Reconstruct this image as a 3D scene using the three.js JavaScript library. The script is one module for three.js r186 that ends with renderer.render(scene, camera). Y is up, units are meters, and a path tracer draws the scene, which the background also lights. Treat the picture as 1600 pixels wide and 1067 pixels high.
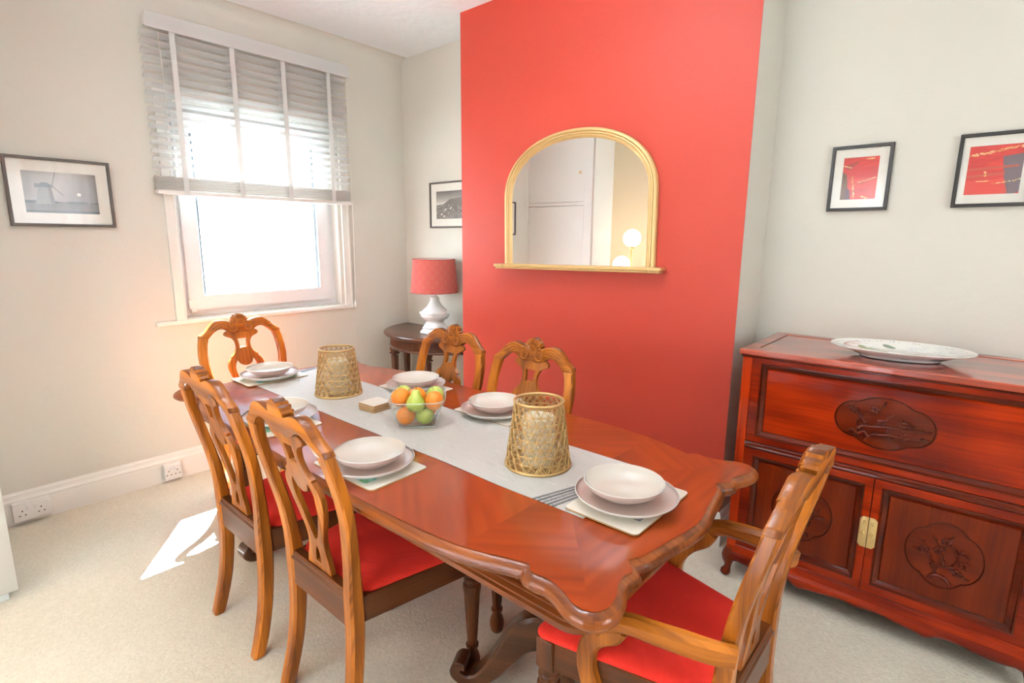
import * as THREE from 'three';
import { mergeGeometries, toCreasedNormals } from 'three/addons/utils/BufferGeometryUtils.js';
import { RoundedBoxGeometry } from 'three/addons/geometries/RoundedBoxGeometry.js';
import { RectAreaLightUniformsLib } from 'three/addons/lights/RectAreaLightUniformsLib.js';

// ------------------------------------------------------------------ camera, sky, sun, area lights, exposure
const scene = new THREE.Scene();
const camera = new THREE.PerspectiveCamera(64.88, 1600 / 1067, 0.05, 100);
camera.position.set(3.54, 1.44, 2.7528);
camera.rotation.set(-0.18751, 0.71687, 0.00831, 'YXZ');
scene.add(camera);
const renderer = new THREE.WebGLRenderer({ antialias: true });
renderer.toneMapping = THREE.LinearToneMapping;
renderer.toneMappingExposure = 1.30;
renderer.shadowMap.enabled = true;
RectAreaLightUniformsLib.init();
{ // a hazy bright summer sky, whiter towards the horizon
  const w = 64, h = 32, d = new Float32Array(w * h * 4);
  for (let j = 0; j < h; j++) for (let i = 0; i < w; i++) {
    const e = Math.max(0, (j + 0.5) / h * 2 - 1), k = Math.pow(1 - e, 2), o = (j * w + i) * 4;
    d[o] = 0.62 + 0.3 * k; d[o + 1] = 0.78 + 0.18 * k; d[o + 2] = 1.0; d[o + 3] = 1;
  }
  const t = new THREE.DataTexture(d, w, h, THREE.RGBAFormat, THREE.FloatType);
  t.mapping = THREE.EquirectangularReflectionMapping; t.magFilter = THREE.LinearFilter; t.needsUpdate = true;
  scene.background = t; scene.backgroundIntensity = 19.0;
}
const sun = new THREE.DirectionalLight(new THREE.Color().setRGB(0.76, 1.0, 1.2), 205);
sun.position.set(-8.7 + 1, 15, -6.03 + 1.6); sun.target.position.set(1, 0, 1.6);
sun.castShadow = true; sun.shadow.mapSize.set(4096, 4096); sun.shadow.bias = -0.0005;
Object.assign(sun.shadow.camera, { left: -6, right: 6, top: 6, bottom: -6, near: 1, far: 40 });
sun.name = 'sun'; scene.add(sun, sun.target);
function areaLight(name, color, intensity, w, h, pos, look) {
  const l = new THREE.RectAreaLight(color, intensity, w, h);
  l.name = name; l.position.set(...pos); l.lookAt(...look); scene.add(l); return l;
}
areaLight('unseen_window_light', new THREE.Color().setRGB(0.86, 0.96, 1.08), 0.3, 1.5, 1.3, [5.09, 1.5, 1.7], [0, 1.5, 1.7]);  // out of view, before the second window's curtain, lights the room from the right
areaLight('added_rear_fill', new THREE.Color().setRGB(0.88, 0.97, 1.06), 0.3, 1.7, 1.95, [2.35, 1.10, 3.78], [2.35, 1.10, 0]);  // added fill from behind the camera for the red and back walls
areaLight('unseen_uplighter_light', new THREE.Color().setRGB(0.86, 0.97, 1.10), 122, 0.32, 0.32, [2.2, 2.44, 1.62], [2.2, 3, 1.62]);  // out of view above the table, aimed up so the ceiling lights the room

// ------------------------------------------------------------------ helpers
function rand(seed) { let a = seed; return () => { a |= 0; a = a + 0x6D2B79F5 | 0; let t = Math.imul(a ^ a >>> 15, 1 | a); t = t + Math.imul(t ^ t >>> 7, 61 | t) ^ t; return ((t ^ t >>> 14) >>> 0) / 4294967296; }; }
const rng = rand(7);
const V3 = (x, y, z) => new THREE.Vector3(x, y, z), V2 = (x, y) => new THREE.Vector2(x, y);
const lerp = (a, b, t) => a + (b - a) * t, clamp = (x, a = 0, b = 1) => Math.min(b, Math.max(a, x));
const sstep = (a, b, x) => { const t = clamp((x - a) / (b - a)); return t * t * (3 - 2 * t); };
const used = {};
const numbered = (n) => { used[n] = (used[n] ?? -1) + 1; return used[n] ? n + '_' + String(used[n]).padStart(3, '0') : n; };
function obj(name, geo, mat, parent = scene) {
  const g = Array.isArray(geo) ? merged(geo) : geo, m = new THREE.Mesh(g, mat);
  m.name = parent === scene ? numbered(name) : name; m.castShadow = m.receiveShadow = true; parent.add(m); return m;
}
function thing(name, label, category, pos = [0, 0, 0], turn = 0, group) {
  const o = new THREE.Group(); o.name = numbered(name); scene.add(o); o.position.set(...pos); o.rotation.y = turn;
  o.userData = { label, category }; if (group) o.userData.group = group; return o;
}
function tag(o, label, category, group) { o.userData.label = label; o.userData.category = category; if (group) o.userData.group = group; return o; }
function struct(name, geo, mat, label, parent = scene) { const m = obj(name, geo, mat, parent); if (parent === scene) { m.userData.kind = 'structure'; if (label) m.userData.label = label; } return m; }
function dup(root, pos, turn, label, group) {
  const r = root.clone(); r.name = numbered(root.name.replace(/_\d{3}$/, '')); scene.add(r); r.position.set(...pos); r.rotation.y = turn;
  r.userData = { ...root.userData }; if (label) r.userData.label = label; if (group) r.userData.group = group; return r;
}
function merged(list) {
  return mergeGeometries(list.map((g) => { const n = g.index ? g.toNonIndexed() : g; for (const k of Object.keys(n.attributes)) if (!['position', 'normal', 'uv'].includes(k)) n.deleteAttribute(k); if (!n.attributes.uv) n.setAttribute('uv', new THREE.BufferAttribute(new Float32Array(n.attributes.position.count * 2), 2)); return n; }), false);
}
// uv in metres by the face's main direction, u along the grain axis
function boxUV(geo, axis = 'x', seed = 0) {
  const g = geo.index ? geo.toNonIndexed() : geo, p = g.attributes.position, uv = new Float32Array(p.count * 2);
  if (!g.attributes.normal) g.computeVertexNormals();
  const a = 'xyz'.indexOf(axis), r = rand(seed * 7919 + 13), ou = r() * 3, ov = r() * 3;
  const A = V3(), B = V3(), C = V3(), n = V3();
  for (let i = 0; i < p.count; i += 3) {
    A.fromBufferAttribute(p, i); B.fromBufferAttribute(p, i + 1); C.fromBufferAttribute(p, i + 2);
    n.crossVectors(B.sub(A), C.sub(A)); const N = [Math.abs(n.x), Math.abs(n.y), Math.abs(n.z)];
    let k = N.indexOf(Math.max(...N)); let ua = a, va;
    if (k === a) { ua = (a + 1) % 3; va = (a + 2) % 3; } else va = 3 - k - a;
    for (let j = i; j < i + 3; j++) { const c = [p.getX(j), p.getY(j), p.getZ(j)]; uv[j * 2] = c[ua] + ou; uv[j * 2 + 1] = c[va] + ov; }
  }
  g.setAttribute('uv', new THREE.BufferAttribute(uv, 2)); return g;
}
const rbox = (w, h, d, x = 0, y = 0, z = 0, r = 0.003) => new RoundedBoxGeometry(w, h, d, 2, Math.min(r, w / 2.01, h / 2.01, d / 2.01)).translate(x, y, z);
const box = (w, h, d, x = 0, y = 0, z = 0) => new THREE.BoxGeometry(w, h, d).translate(x, y, z);
const lathe = (pts, seg = 48) => new THREE.LatheGeometry(pts.map((p) => V2(p[0], p[1])), seg);
// rings of [x, y, z] lofted in order; capped unless open
function loft(rings, { closed = true, caps = true, crease = 0.7 } = {}) {
  const n = rings[0].length, pos = [], idx = [];
  for (const r of rings) for (const p of r) pos.push(p[0], p[1], p[2]);
  const m = closed ? n : n - 1;
  for (let i = 0; i < rings.length - 1; i++) for (let j = 0; j < m; j++) {
    const a = i * n + j, b = i * n + (j + 1) % n, c = a + n, d = b + n; idx.push(a, b, d, a, d, c);
  }
  if (caps && closed) for (const [k, s] of [[0, 1], [rings.length - 1, 0]]) {
    const c = pos.length / 3, q = [0, 0, 0]; for (const p of rings[k]) for (let t = 0; t < 3; t++) q[t] += p[t] / n; pos.push(...q);
    for (let j = 0; j < n; j++) { const a = k * n + j, b = k * n + (j + 1) % n; s ? idx.push(c, b, a) : idx.push(c, a, b); }
  }
  const g = new THREE.BufferGeometry(); g.setAttribute('position', new THREE.Float32BufferAttribute(pos, 3)); g.setIndex(idx);
  return crease ? toCreasedNormals(g, crease) : (g.computeVertexNormals(), g);
}
// a chamfered rectangle in a plane given by two axes round a centre
function rectRing(c, u, v, w, h, ch = 0.2) {
  const k = Math.min(w, h) * ch, out = [];
  for (const [a, b] of [[w / 2 - k, -h / 2], [w / 2, -h / 2 + k], [w / 2, h / 2 - k], [w / 2 - k, h / 2], [-w / 2 + k, h / 2], [-w / 2, h / 2 - k], [-w / 2, -h / 2 + k], [-w / 2 + k, -h / 2]]) out.push([c[0] + u[0] * a + v[0] * b, c[1] + u[1] * a + v[1] * b, c[2] + u[2] * a + v[2] * b]);
  return out;
}
// a bar along points, each [x, y, z, width, thickness]; width lies along side x path-normal
function bar(points, side, steps = 24, ch = 0.22) {
  const cv = new THREE.CatmullRomCurve3(points.map((p) => V3(p[0], p[1], p[2])), false, 'centripetal'), rings = [];
  for (let i = 0; i <= steps; i++) {
    const t = i / steps, p = cv.getPoint(t), tan = cv.getTangent(t), f = t * (points.length - 1), k = Math.min(points.length - 2, Math.floor(f)), q = f - k;
    const u = V3(...side).addScaledVector(tan, -tan.dot(V3(...side))).normalize(), v = V3().crossVectors(tan, u);
    rings.push(rectRing(p.toArray(), u.toArray(), v.toArray(), lerp(points[k][3], points[k + 1][3], q), lerp(points[k][4], points[k + 1][4], q), ch));
  }
  return loft(rings);
}
const tube = (pts, r, seg = 24, rad = 6, closed = false) => new THREE.TubeGeometry(new THREE.CatmullRomCurve3(pts.map((p) => V3(...p)), closed), seg, r, rad, closed);
// a 2-D outline moved inwards by o (outline anticlockwise)
function offset2(pts, o, open = false) {
  const n = pts.length, out = [];
  for (let i = 0; i < n; i++) {
    const p = pts[i], a = open && i === 0 ? null : pts[(i + n - 1) % n], b = open && i === n - 1 ? null : pts[(i + 1) % n];
    const e = [a, b].map((q, k) => { if (!q) return null; const d = k ? V2(q[0] - p[0], q[1] - p[1]) : V2(p[0] - q[0], p[1] - q[1]); const l = d.length() || 1; return V2(-d.y / l, d.x / l); });
    const N = e[0] && e[1] ? e[0].clone().add(e[1]) : (e[0] || e[1]).clone(); N.normalize();
    const c = Math.max(0.55, e[0] && e[1] ? N.dot(e[0]) : 1);
    out.push([p[0] + N.x * o / c, p[1] + N.y * o / c]);
  }
  return out;
}
// a moulding round an outline: profile is [offset inwards, height]; place maps (x, y, h) to 3-D
function moulding(outline, profile, place, open = false, crease = 0.5) {
  return loft(profile.map(([o, h]) => offset2(outline, o, open).map(([x, y]) => place(x, y, h))), { closed: !open, caps: false, crease });
}
const shapeOf = (pts) => new THREE.Shape(pts.map((p) => V2(p[0], p[1])));
const pathOf = (pts) => new THREE.Path(pts.map((p) => V2(p[0], p[1])));
function spline2(pts, per = 8, closed = false) { const c = new THREE.CatmullRomCurve3(pts.map((p) => V3(p[0], p[1], 0)), closed, 'centripetal'); return c.getPoints(per * (pts.length - (closed ? 0 : 1))).slice(0, closed ? -1 : undefined).map((p) => [p.x, p.y]); }
const extrude = (shape, depth, bevel = 0, seg = 2) => new THREE.ExtrudeGeometry(shape, { depth: depth - 2 * bevel, bevelEnabled: bevel > 0, bevelSize: bevel, bevelThickness: bevel, bevelOffset: -bevel, bevelSegments: seg, curveSegments: 12 }).translate(0, 0, bevel);
function warp(geo, f) { const p = geo.attributes.position, v = V3(); for (let i = 0; i < p.count; i++) { v.fromBufferAttribute(p, i); f(v); p.setXYZ(i, v.x, v.y, v.z); } geo.computeVertexNormals(); return geo; }

// ------------------------------------------------------------------ textures and materials
function grid(px, py, seed) { const r = rand(seed), g = new Float32Array(px * py); for (let i = 0; i < g.length; i++) g[i] = r(); return g; }
const gcache = {};
function pnoise(u, v, px, py, seed) { // value noise, period 1 in u and v
  const g = gcache[px + ',' + py + ',' + seed] ??= grid(px, py, seed), x = u * px, y = v * py, i = Math.floor(x), j = Math.floor(y);
  let a = x - i, b = y - j; a = a * a * (3 - 2 * a); b = b * b * (3 - 2 * b);
  const at = (m, n) => g[((n % py) + py) % py * px + ((m % px) + px) % px];
  return lerp(lerp(at(i, j), at(i + 1, j), a), lerp(at(i, j + 1), at(i + 1, j + 1), a), b);
}
function dataTex(w, h, fn, { srgb = true, repeat = [1, 1] } = {}) {
  const d = new Uint8Array(w * h * 4);
  for (let j = 0; j < h; j++) for (let i = 0; i < w; i++) { const c = fn((i + 0.5) / w, (j + 0.5) / h), o = (j * w + i) * 4; for (let k = 0; k < 3; k++) d[o + k] = clamp(c[k]) * 255; d[o + 3] = 255; }
  const t = new THREE.DataTexture(d, w, h); t.wrapS = t.wrapT = THREE.RepeatWrapping; t.magFilter = THREE.LinearFilter; t.minFilter = THREE.LinearMipmapLinearFilter; t.generateMipmaps = true;
  t.repeat.set(...repeat); if (srgb) t.colorSpace = THREE.SRGBColorSpace; t.needsUpdate = true; return t;
}
const mix3 = (a, b, t) => [lerp(a[0], b[0], t), lerp(a[1], b[1], t), lerp(a[2], b[2], t)];
function woodTex(c1, c2, seed, fig = 0.5) { // one tile is 0.8 m along the grain by 0.4 m across
  return dataTex(512, 512, (u, v) => {
    const w = v + 0.02 * (pnoise(u, v, 3, 4, seed) - 0.5) + 0.01 * pnoise(u, v, 7, 6, seed + 1);
    const a = pnoise(u, w, 2, 14, seed + 2), b = pnoise(u, w, 4, 60, seed + 3), c = pnoise(u, w, 10, 200, seed + 4), f = pnoise(u, v, 5, 5, seed + 5);
    return mix3(c1, c2, clamp(0.5 + 0.5 * (a - 0.5) + 0.30 * (b - 0.5) + 0.22 * (c - 0.5) + fig * (f - 0.5)));
  }, { repeat: [1 / 0.8, 1 / 0.4] });
}
function canvasTex(w, h, draw) { const c = document.createElement('canvas'); c.width = w; c.height = h; const x = c.getContext('2d'); draw(x, w, h); const t = new THREE.CanvasTexture(c); t.colorSpace = THREE.SRGBColorSpace; t.magFilter = THREE.LinearFilter; return t; }
const std = (o) => new THREE.MeshStandardMaterial({ roughness: 0.8, side: THREE.DoubleSide, ...o });
const phys = (o) => new THREE.MeshPhysicalMaterial({ roughness: 0.5, side: THREE.DoubleSide, ...o });
const lin = (r, g, b) => new THREE.Color().setRGB(r, g, b);
const wallBump = dataTex(256, 256, (u, v) => { const n = 0.5 * pnoise(u, v, 40, 40, 3) + 0.5 * pnoise(u, v, 110, 110, 4); return [n, n, n]; }, { srgb: false });
const ceilBump = dataTex(256, 256, (u, v) => { const n = 0.6 * pnoise(u, v, 16, 16, 5) + 0.4 * pnoise(u, v, 40, 40, 6); return [n, n, n]; }, { srgb: false });
const carpetMap = dataTex(512, 512, (u, v) => { const n = 0.5 * pnoise(u, v, 250, 250, 11) + 0.25 * pnoise(u, v, 110, 110, 12) + 0.25 * pnoise(u, v, 6, 6, 13); return mix3([0.79, 0.755, 0.675], [0.90, 0.865, 0.785], n); });
const carpetBump = dataTex(512, 512, (u, v) => { const n = 0.6 * pnoise(u, v, 220, 220, 14) + 0.4 * pnoise(u, v, 100, 100, 15); return [n, n, n]; }, { srgb: false });
const ribBump = dataTex(64, 64, (u, v) => { const s = 0.5 + 0.5 * Math.sin((u + v) * Math.PI * 2 * 4); return [s, s, s]; }, { srgb: false, repeat: [1 / 0.02, 1 / 0.02] });
const ribMap = dataTex(64, 64, (u, v) => { const s = 0.5 + 0.5 * Math.sin((u + v) * Math.PI * 2 * 4); return [0.90 + 0.07 * s, 0.155 + 0.04 * s, 0.10 + 0.03 * s]; }, { repeat: [1 / 0.02, 1 / 0.02] });
const M = {
  wall: std({ color: lin(0.69, 0.648, 0.560), roughness: 0.85, bumpMap: wallBump, bumpScale: 0.0006 }),
  red: std({ color: lin(0.47, 0.038, 0.017), roughness: 0.52, bumpMap: wallBump, bumpScale: 0.0006 }),
  ceiling: std({ color: lin(0.91, 0.935, 0.93), roughness: 0.95, bumpMap: ceilBump, bumpScale: 0.004 }),
  carpet: std({ map: carpetMap, roughness: 1, bumpMap: carpetBump, bumpScale: 0.0012 }),
  gloss: phys({ color: lin(0.86, 0.83, 0.76), roughness: 0.35 }),
  cupboard: phys({ color: lin(0.90, 0.92, 0.87), roughness: 0.4 }),
  upvc: phys({ color: lin(0.88, 0.88, 0.87), roughness: 0.3 }),
  gasket: std({ color: lin(0.03, 0.035, 0.035), roughness: 0.6 }),
  glass: phys({ color: 0xffffff, roughness: 0, transmission: 1, thickness: 0, ior: 1.5 }),
  slat: phys({ color: lin(0.97, 0.965, 0.945), roughness: 0.6, transmission: 0.55, thickness: 0 }),
  slatSolid: phys({ color: lin(0.84, 0.80, 0.73), roughness: 0.5 }),
  tape: phys({ color: lin(0.88, 0.87, 0.83), roughness: 0.95, transmission: 0.3, thickness: 0 }),
  cord: std({ color: lin(0.80, 0.74, 0.64), roughness: 0.8 }),
  plastic: phys({ color: lin(0.86, 0.84, 0.79), roughness: 0.3 }),
  dark: std({ color: lin(0.012, 0.011, 0.01), roughness: 0.5 }),
  frame: phys({ color: lin(0.028, 0.023, 0.020), roughness: 0.38 }),
  frameBrown: phys({ color: lin(0.075, 0.052, 0.036), roughness: 0.4 }),
  mat: std({ color: lin(0.83, 0.79, 0.70), roughness: 0.9 }),
  gold: phys({ color: lin(0.62, 0.41, 0.17), metalness: 0.35, roughness: 0.4 }),
  goldDark: phys({ color: lin(0.56, 0.37, 0.15), metalness: 0.75, roughness: 0.36 }),
  brass: phys({ color: lin(0.74, 0.54, 0.24), metalness: 0.9, roughness: 0.35 }),
  mirror: phys({ color: lin(0.95, 0.95, 0.94), metalness: 1, roughness: 0.0 }),
  oak: phys({ map: woodTex([0.40, 0.19, 0.04], [0.77, 0.45, 0.13], 21, 0.9), roughness: 0.42, specularIntensity: 0.25, clearcoat: 0.45, clearcoatRoughness: 0.16 }),
  mahogany: phys({ map: woodTex([0.34, 0.15, 0.045], [0.60, 0.31, 0.11], 31, 0.5), roughness: 0.4, specularIntensity: 0.25, clearcoat: 0.7, clearcoatRoughness: 0.1 }),
  darkwood: phys({ map: woodTex([0.22, 0.115, 0.055], [0.39, 0.215, 0.11], 41, 0.5), roughness: 0.4, specularIntensity: 0.3, clearcoat: 0.6, clearcoatRoughness: 0.15 }),
  rose: phys({ map: woodTex([0.36, 0.055, 0.0], [0.70, 0.19, 0.01], 51, 0.9), roughness: 0.4, specularIntensity: 0.15, clearcoat: 0.35, clearcoatRoughness: 0.09 }),
  roseDark: phys({ map: woodTex([0.29, 0.065, 0.0], [0.49, 0.15, 0.015], 56, 0.6), roughness: 0.4, specularIntensity: 0.15, clearcoat: 0.4, clearcoatRoughness: 0.09 }),
  roseBead: phys({ map: woodTex([0.25, 0.05, 0.0], [0.46, 0.13, 0.01], 58, 0.6), roughness: 0.35, specularIntensity: 0.2, clearcoat: 0.5, clearcoatRoughness: 0.05 }),
  roseTop: phys({ map: woodTex([0.42, 0.10, 0.02], [0.72, 0.26, 0.06], 53, 0.8), roughness: 0.35, clearcoat: 1, clearcoatRoughness: 0.07 }),
  fabric: std({ map: ribMap, roughness: 0.95, bumpMap: ribBump, bumpScale: 0.0008 }),
  ceramic: phys({ color: lin(0.70, 0.62, 0.53), roughness: 0.22, clearcoat: 0.5, clearcoatRoughness: 0.1 }),
  ceramicPink: phys({ color: lin(0.68, 0.53, 0.46), roughness: 0.3, clearcoat: 0.4, clearcoatRoughness: 0.15 }),
  rim: phys({ color: lin(0.88, 0.85, 0.79), roughness: 0.25 }),
  white: phys({ color: lin(0.88, 0.87, 0.85), roughness: 0.2, clearcoat: 0.6, clearcoatRoughness: 0.08 }),
  cork: std({ color: lin(0.45, 0.27, 0.12), roughness: 0.9 }),
  candle: phys({ color: lin(0.88, 0.80, 0.62), roughness: 0.55 }),
  bulb: std({ color: 0xffffff, emissive: lin(1.0, 0.86, 0.62), emissiveIntensity: 4 }),
  render: std({ color: lin(0.85, 0.85, 0.83), roughness: 0.95 }),
};
M.wall.bumpMap.repeat.set(1, 1);

// ------------------------------------------------------------------ the room
const H = 2.773, RX = 5.2, RZ = 3.9, BX0 = 0.974, BX1 = 2.733, BZ = 0.3065;
{
  struct('floor', boxUV(box(RX + 0.4, 0.1, RZ + 0.4, RX / 2, -0.05, RZ / 2), 'x'), M.carpet, 'beige cut pile carpet covering the whole dining room floor');
  struct('ceiling', boxUV(box(RX + 0.4, 0.1, RZ + 0.4, RX / 2, H + 0.05, RZ / 2), 'x'), M.ceiling, 'white textured ceiling above the dining room');
  const wallShape = (w, hole) => { const s = shapeOf([[0, -0.1], [w, -0.1], [w, H + 0.1], [0, H + 0.1]]); if (hole) s.holes.push(pathOf(hole)); return extrude(s, 0.2); };
  // wall with the window: local x runs along z
  const left = wallShape(RZ + 0.6, [[0.3 + 0.60, 0.965], [0.3 + 0.60, 2.20], [0.3 + 1.655, 2.20], [0.3 + 1.655, 0.965]]);
  left.rotateY(-Math.PI / 2).translate(0, 0, -0.3);
  struct('wall_left', boxUV(left, 'z'), M.wall, 'cream painted wall with the window and the windmill picture');
  struct('wall_back', boxUV(box(RX + 0.6, H + 0.2, 0.3, RX / 2, H / 2, -0.15), 'x'), M.wall, 'cream back wall of the alcoves beside the chimney breast');
  const right = wallShape(RZ + 0.6, [[0.3 + 0.95, 0.80], [0.3 + 0.95, 2.20], [0.3 + 2.45, 2.20], [0.3 + 2.45, 0.80]]);
  right.rotateY(-Math.PI / 2).translate(RX + 0.2, 0, -0.3);
  struct('wall_right', boxUV(right, 'z'), M.wall, 'cream wall behind the camera side with a second window');
  const rear = shapeOf([[-0.3, -0.1], [RX + 0.3, -0.1], [RX + 0.3, H + 0.1], [-0.3, H + 0.1]]); rear.holes.push(pathOf([[1.45, 0.06], [1.45, 2.1], [3.25, 2.1], [3.25, 0.06]]));
  struct('wall_rear', boxUV(extrude(rear, 0.2).translate(0, 0, RZ), 'x'), M.wall, 'cream rear wall seen only in the mirror');
  // chimney breast: cream sides, red front skin
  struct('wall_chimney', boxUV(box(BX1 - BX0, H + 0.1, BZ - 0.004, (BX0 + BX1) / 2, H / 2, (BZ - 0.004) / 2), 'x'), M.wall, 'cream sides of the projecting chimney breast');
  struct('wall_feature', boxUV(box(BX1 - BX0 - 0.001, H + 0.1, 0.004, (BX0 + BX1) / 2, H / 2, BZ - 0.002), 'x'), M.red, 'bright coral red painted front of the chimney breast');
  // soft cove where ceiling and wall meet
  const cove = (len) => { const pts = [[0, 0], [0.07, 0]]; for (let i = 1; i <= 8; i++) { const a = i / 8 * Math.PI / 2; pts.push([0.07 - 0.07 * Math.sin(a), -0.07 + 0.07 * Math.cos(a)]); } return extrude(shapeOf(pts), len); };
  struct('trim_1', cove(RZ).translate(0, H, 0), M.wall, 'rounded plaster cove above the window wall');
  struct('trim_2', cove(BX0 - 0.002).rotateY(Math.PI / 2).rotateY(Math.PI).scale(1, 1, 1).translate(0.001, 0, 0).rotateY(0).translate(0, H, 0), M.wall, 'rounded plaster cove in the left alcove');
}
// skirting: profile in (out, up)
const SK = [[0, 0], [0.02, 0], [0.02, 0.108], [0.0185, 0.112], [0.02, 0.118], [0.0195, 0.126], [0.013, 0.134], [0.0105, 0.146], [0.0105, 0.152], [0.006, 0.16], [0.005, 0.166], [0, 0.166]];
function skirting(name, len, pos, turn, label) { const g = extrude(shapeOf(SK), len).rotateY(0); const m = struct(name, g, M.gloss, label); m.position.set(...pos); m.rotation.y = turn; return m; }
skirting('baseboard_left', 2.59, [0, 0, 0], 0, 'cream gloss skirting board under the window');
skirting('baseboard_back', BX0 - 0.02, [BX0, 0, 0], -Math.PI / 2, 'cream gloss skirting board in the left alcove');
skirting('baseboard_right', RX - BX1, [RX, 0, 0], -Math.PI / 2, 'cream gloss skirting board behind the red wood cabinet');
{
  const o = [[BX1, 0], [BX1, BZ], [BX0, BZ], [BX0, 0]].map(([x, z]) => [x, z]); // wraps the chimney breast
  const ring = (out, y) => [[BX1 + out, y, 0.001], [BX1 + out, y, BZ + out], [BX0 - out, y, BZ + out], [BX0 - out, y, 0.001]];
  struct('baseboard_chimney', loft(SK.map(([a, b]) => ring(a, b)), { closed: false, caps: false, crease: 0.4 }), M.gloss, 'cream gloss skirting board round the foot of the red chimney breast');
}
// ------------------------------------------------------------------ the window beside the table
{
  const w = new THREE.Group(); w.name = 'window_1'; w.userData = { kind: 'structure', label: 'white casement window with painted sill and architrave' }; scene.add(w);
  const Z0 = 0.60, Z1 = 1.655, Y0 = 0.965, Y1 = 2.20, fx = -0.115, fd = 0.07;
  const fr = (z0, z1, y0, y1, t, d, x, m, name) => obj(name, [box(d, t, z1 - z0, x, y0 + t / 2, (z0 + z1) / 2), box(d, t, z1 - z0, x, y1 - t / 2, (z0 + z1) / 2), box(d, y1 - y0 - 2 * t, t, x, (y0 + y1) / 2, z0 + t / 2), box(d, y1 - y0 - 2 * t, t, x, (y0 + y1) / 2, z1 - t / 2)], m, w);
  fr(Z0 + 0.0, Z1 - 0.0, Y0, Y1, 0.055, fd, fx, M.upvc, 'window_frame');
  fr(Z0 + 0.055, Z1 - 0.055, Y0 + 0.04, Y1 - 0.055, 0.085, 0.075, fx + 0.03, M.upvc, 'casement');
  fr(0.735, 1.505, 1.085, 2.06, 0.006, 0.03, fx + 0.04, M.gasket, 'gasket');
  obj('pane', box(0.006, 0.99, 0.80, fx + 0.005, 1.575, 1.1275), M.glass, w);
  obj('hinge', [rbox(0.02, 0.05, 0.02, fx + 0.07, 1.04, 1.597), rbox(0.02, 0.02, 0.03, fx + 0.07, 1.0, 1.58)], M.upvc, w);
  // reveal lining, sill and architrave
  obj('reveal', [box(0.08, Y1 - Y0, 0.006, -0.04, (Y0 + Y1) / 2, Z0 + 0.003), box(0.08, Y1 - Y0, 0.006, -0.04, (Y0 + Y1) / 2, Z1 - 0.003), box(0.08, 0.006, Z1 - Z0, -0.04, Y1 - 0.003, (Z0 + Z1) / 2)], M.gloss, w);
  obj('window_sill', rbox(0.138, 0.027, 1.285, -0.044, 0.944, 1.16, 0.008), M.gloss, w);
  const arch = (z, s) => [box(0.012, 1.26, 0.055, 0.006, 1.585, z), box(0.02, 1.26, 0.012, 0.01, 1.585, z + s * 0.022), rbox(0.016, 1.26, 0.01, 0.008, 1.585, z - s * 0.022)];
  obj('architrave', [...arch(0.5505 + 0.0, -1), ...arch(1.668 + 0.0, 1), box(0.014, 0.055, 1.17, 0.007, 2.2275, 1.11)], M.gloss, w);
}
// second window on the far side of the room, with a net curtain
{
  const w = new THREE.Group(); w.name = 'window_2'; w.userData = { kind: 'structure', label: 'large window with net curtain behind the camera' }; scene.add(w);
  const fr = []; for (const z of [0.975, 1.70, 2.425]) fr.push(box(0.07, 1.4, 0.05, RX + 0.12, 1.5, z)); for (const y of [0.825, 2.175]) fr.push(box(0.07, 0.05, 1.5, RX + 0.12, y, 1.7));
  obj('window_frame', fr, M.upvc, w);
  for (const z of [1.3375, 2.0625]) obj('pane', box(0.006, 1.3, 0.675, RX + 0.12, 1.5, z), M.glass, w);
  obj('window_sill', rbox(0.2, 0.03, 1.6, RX + 0.08, 0.785, 1.7, 0.006), M.gloss, w);
  const c = thing('net_curtain', 'white net curtain hanging in folds over the window behind the camera', 'curtain', [RX - 0.05, 0, 0]);
  const rows = [0.70, 2.3].map((y) => Array.from({ length: 181 }, (_, i) => { const z = 0.85 + i / 180 * 1.7; return [0.022 * Math.sin(i * 0.55) + 0.01 * Math.sin(i * 0.21), y, z]; }));
  obj('net', loft(rows, { closed: false, caps: false, crease: 2 }), phys({ color: lin(0.86, 0.86, 0.85), roughness: 1, transmission: 0.36, thickness: 0 }), c);
  obj('curtain_rod', new THREE.CylinderGeometry(0.01, 0.01, 1.8, 12).rotateX(Math.PI / 2).translate(0, 2.3, 1.7), M.white, c);
}
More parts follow.
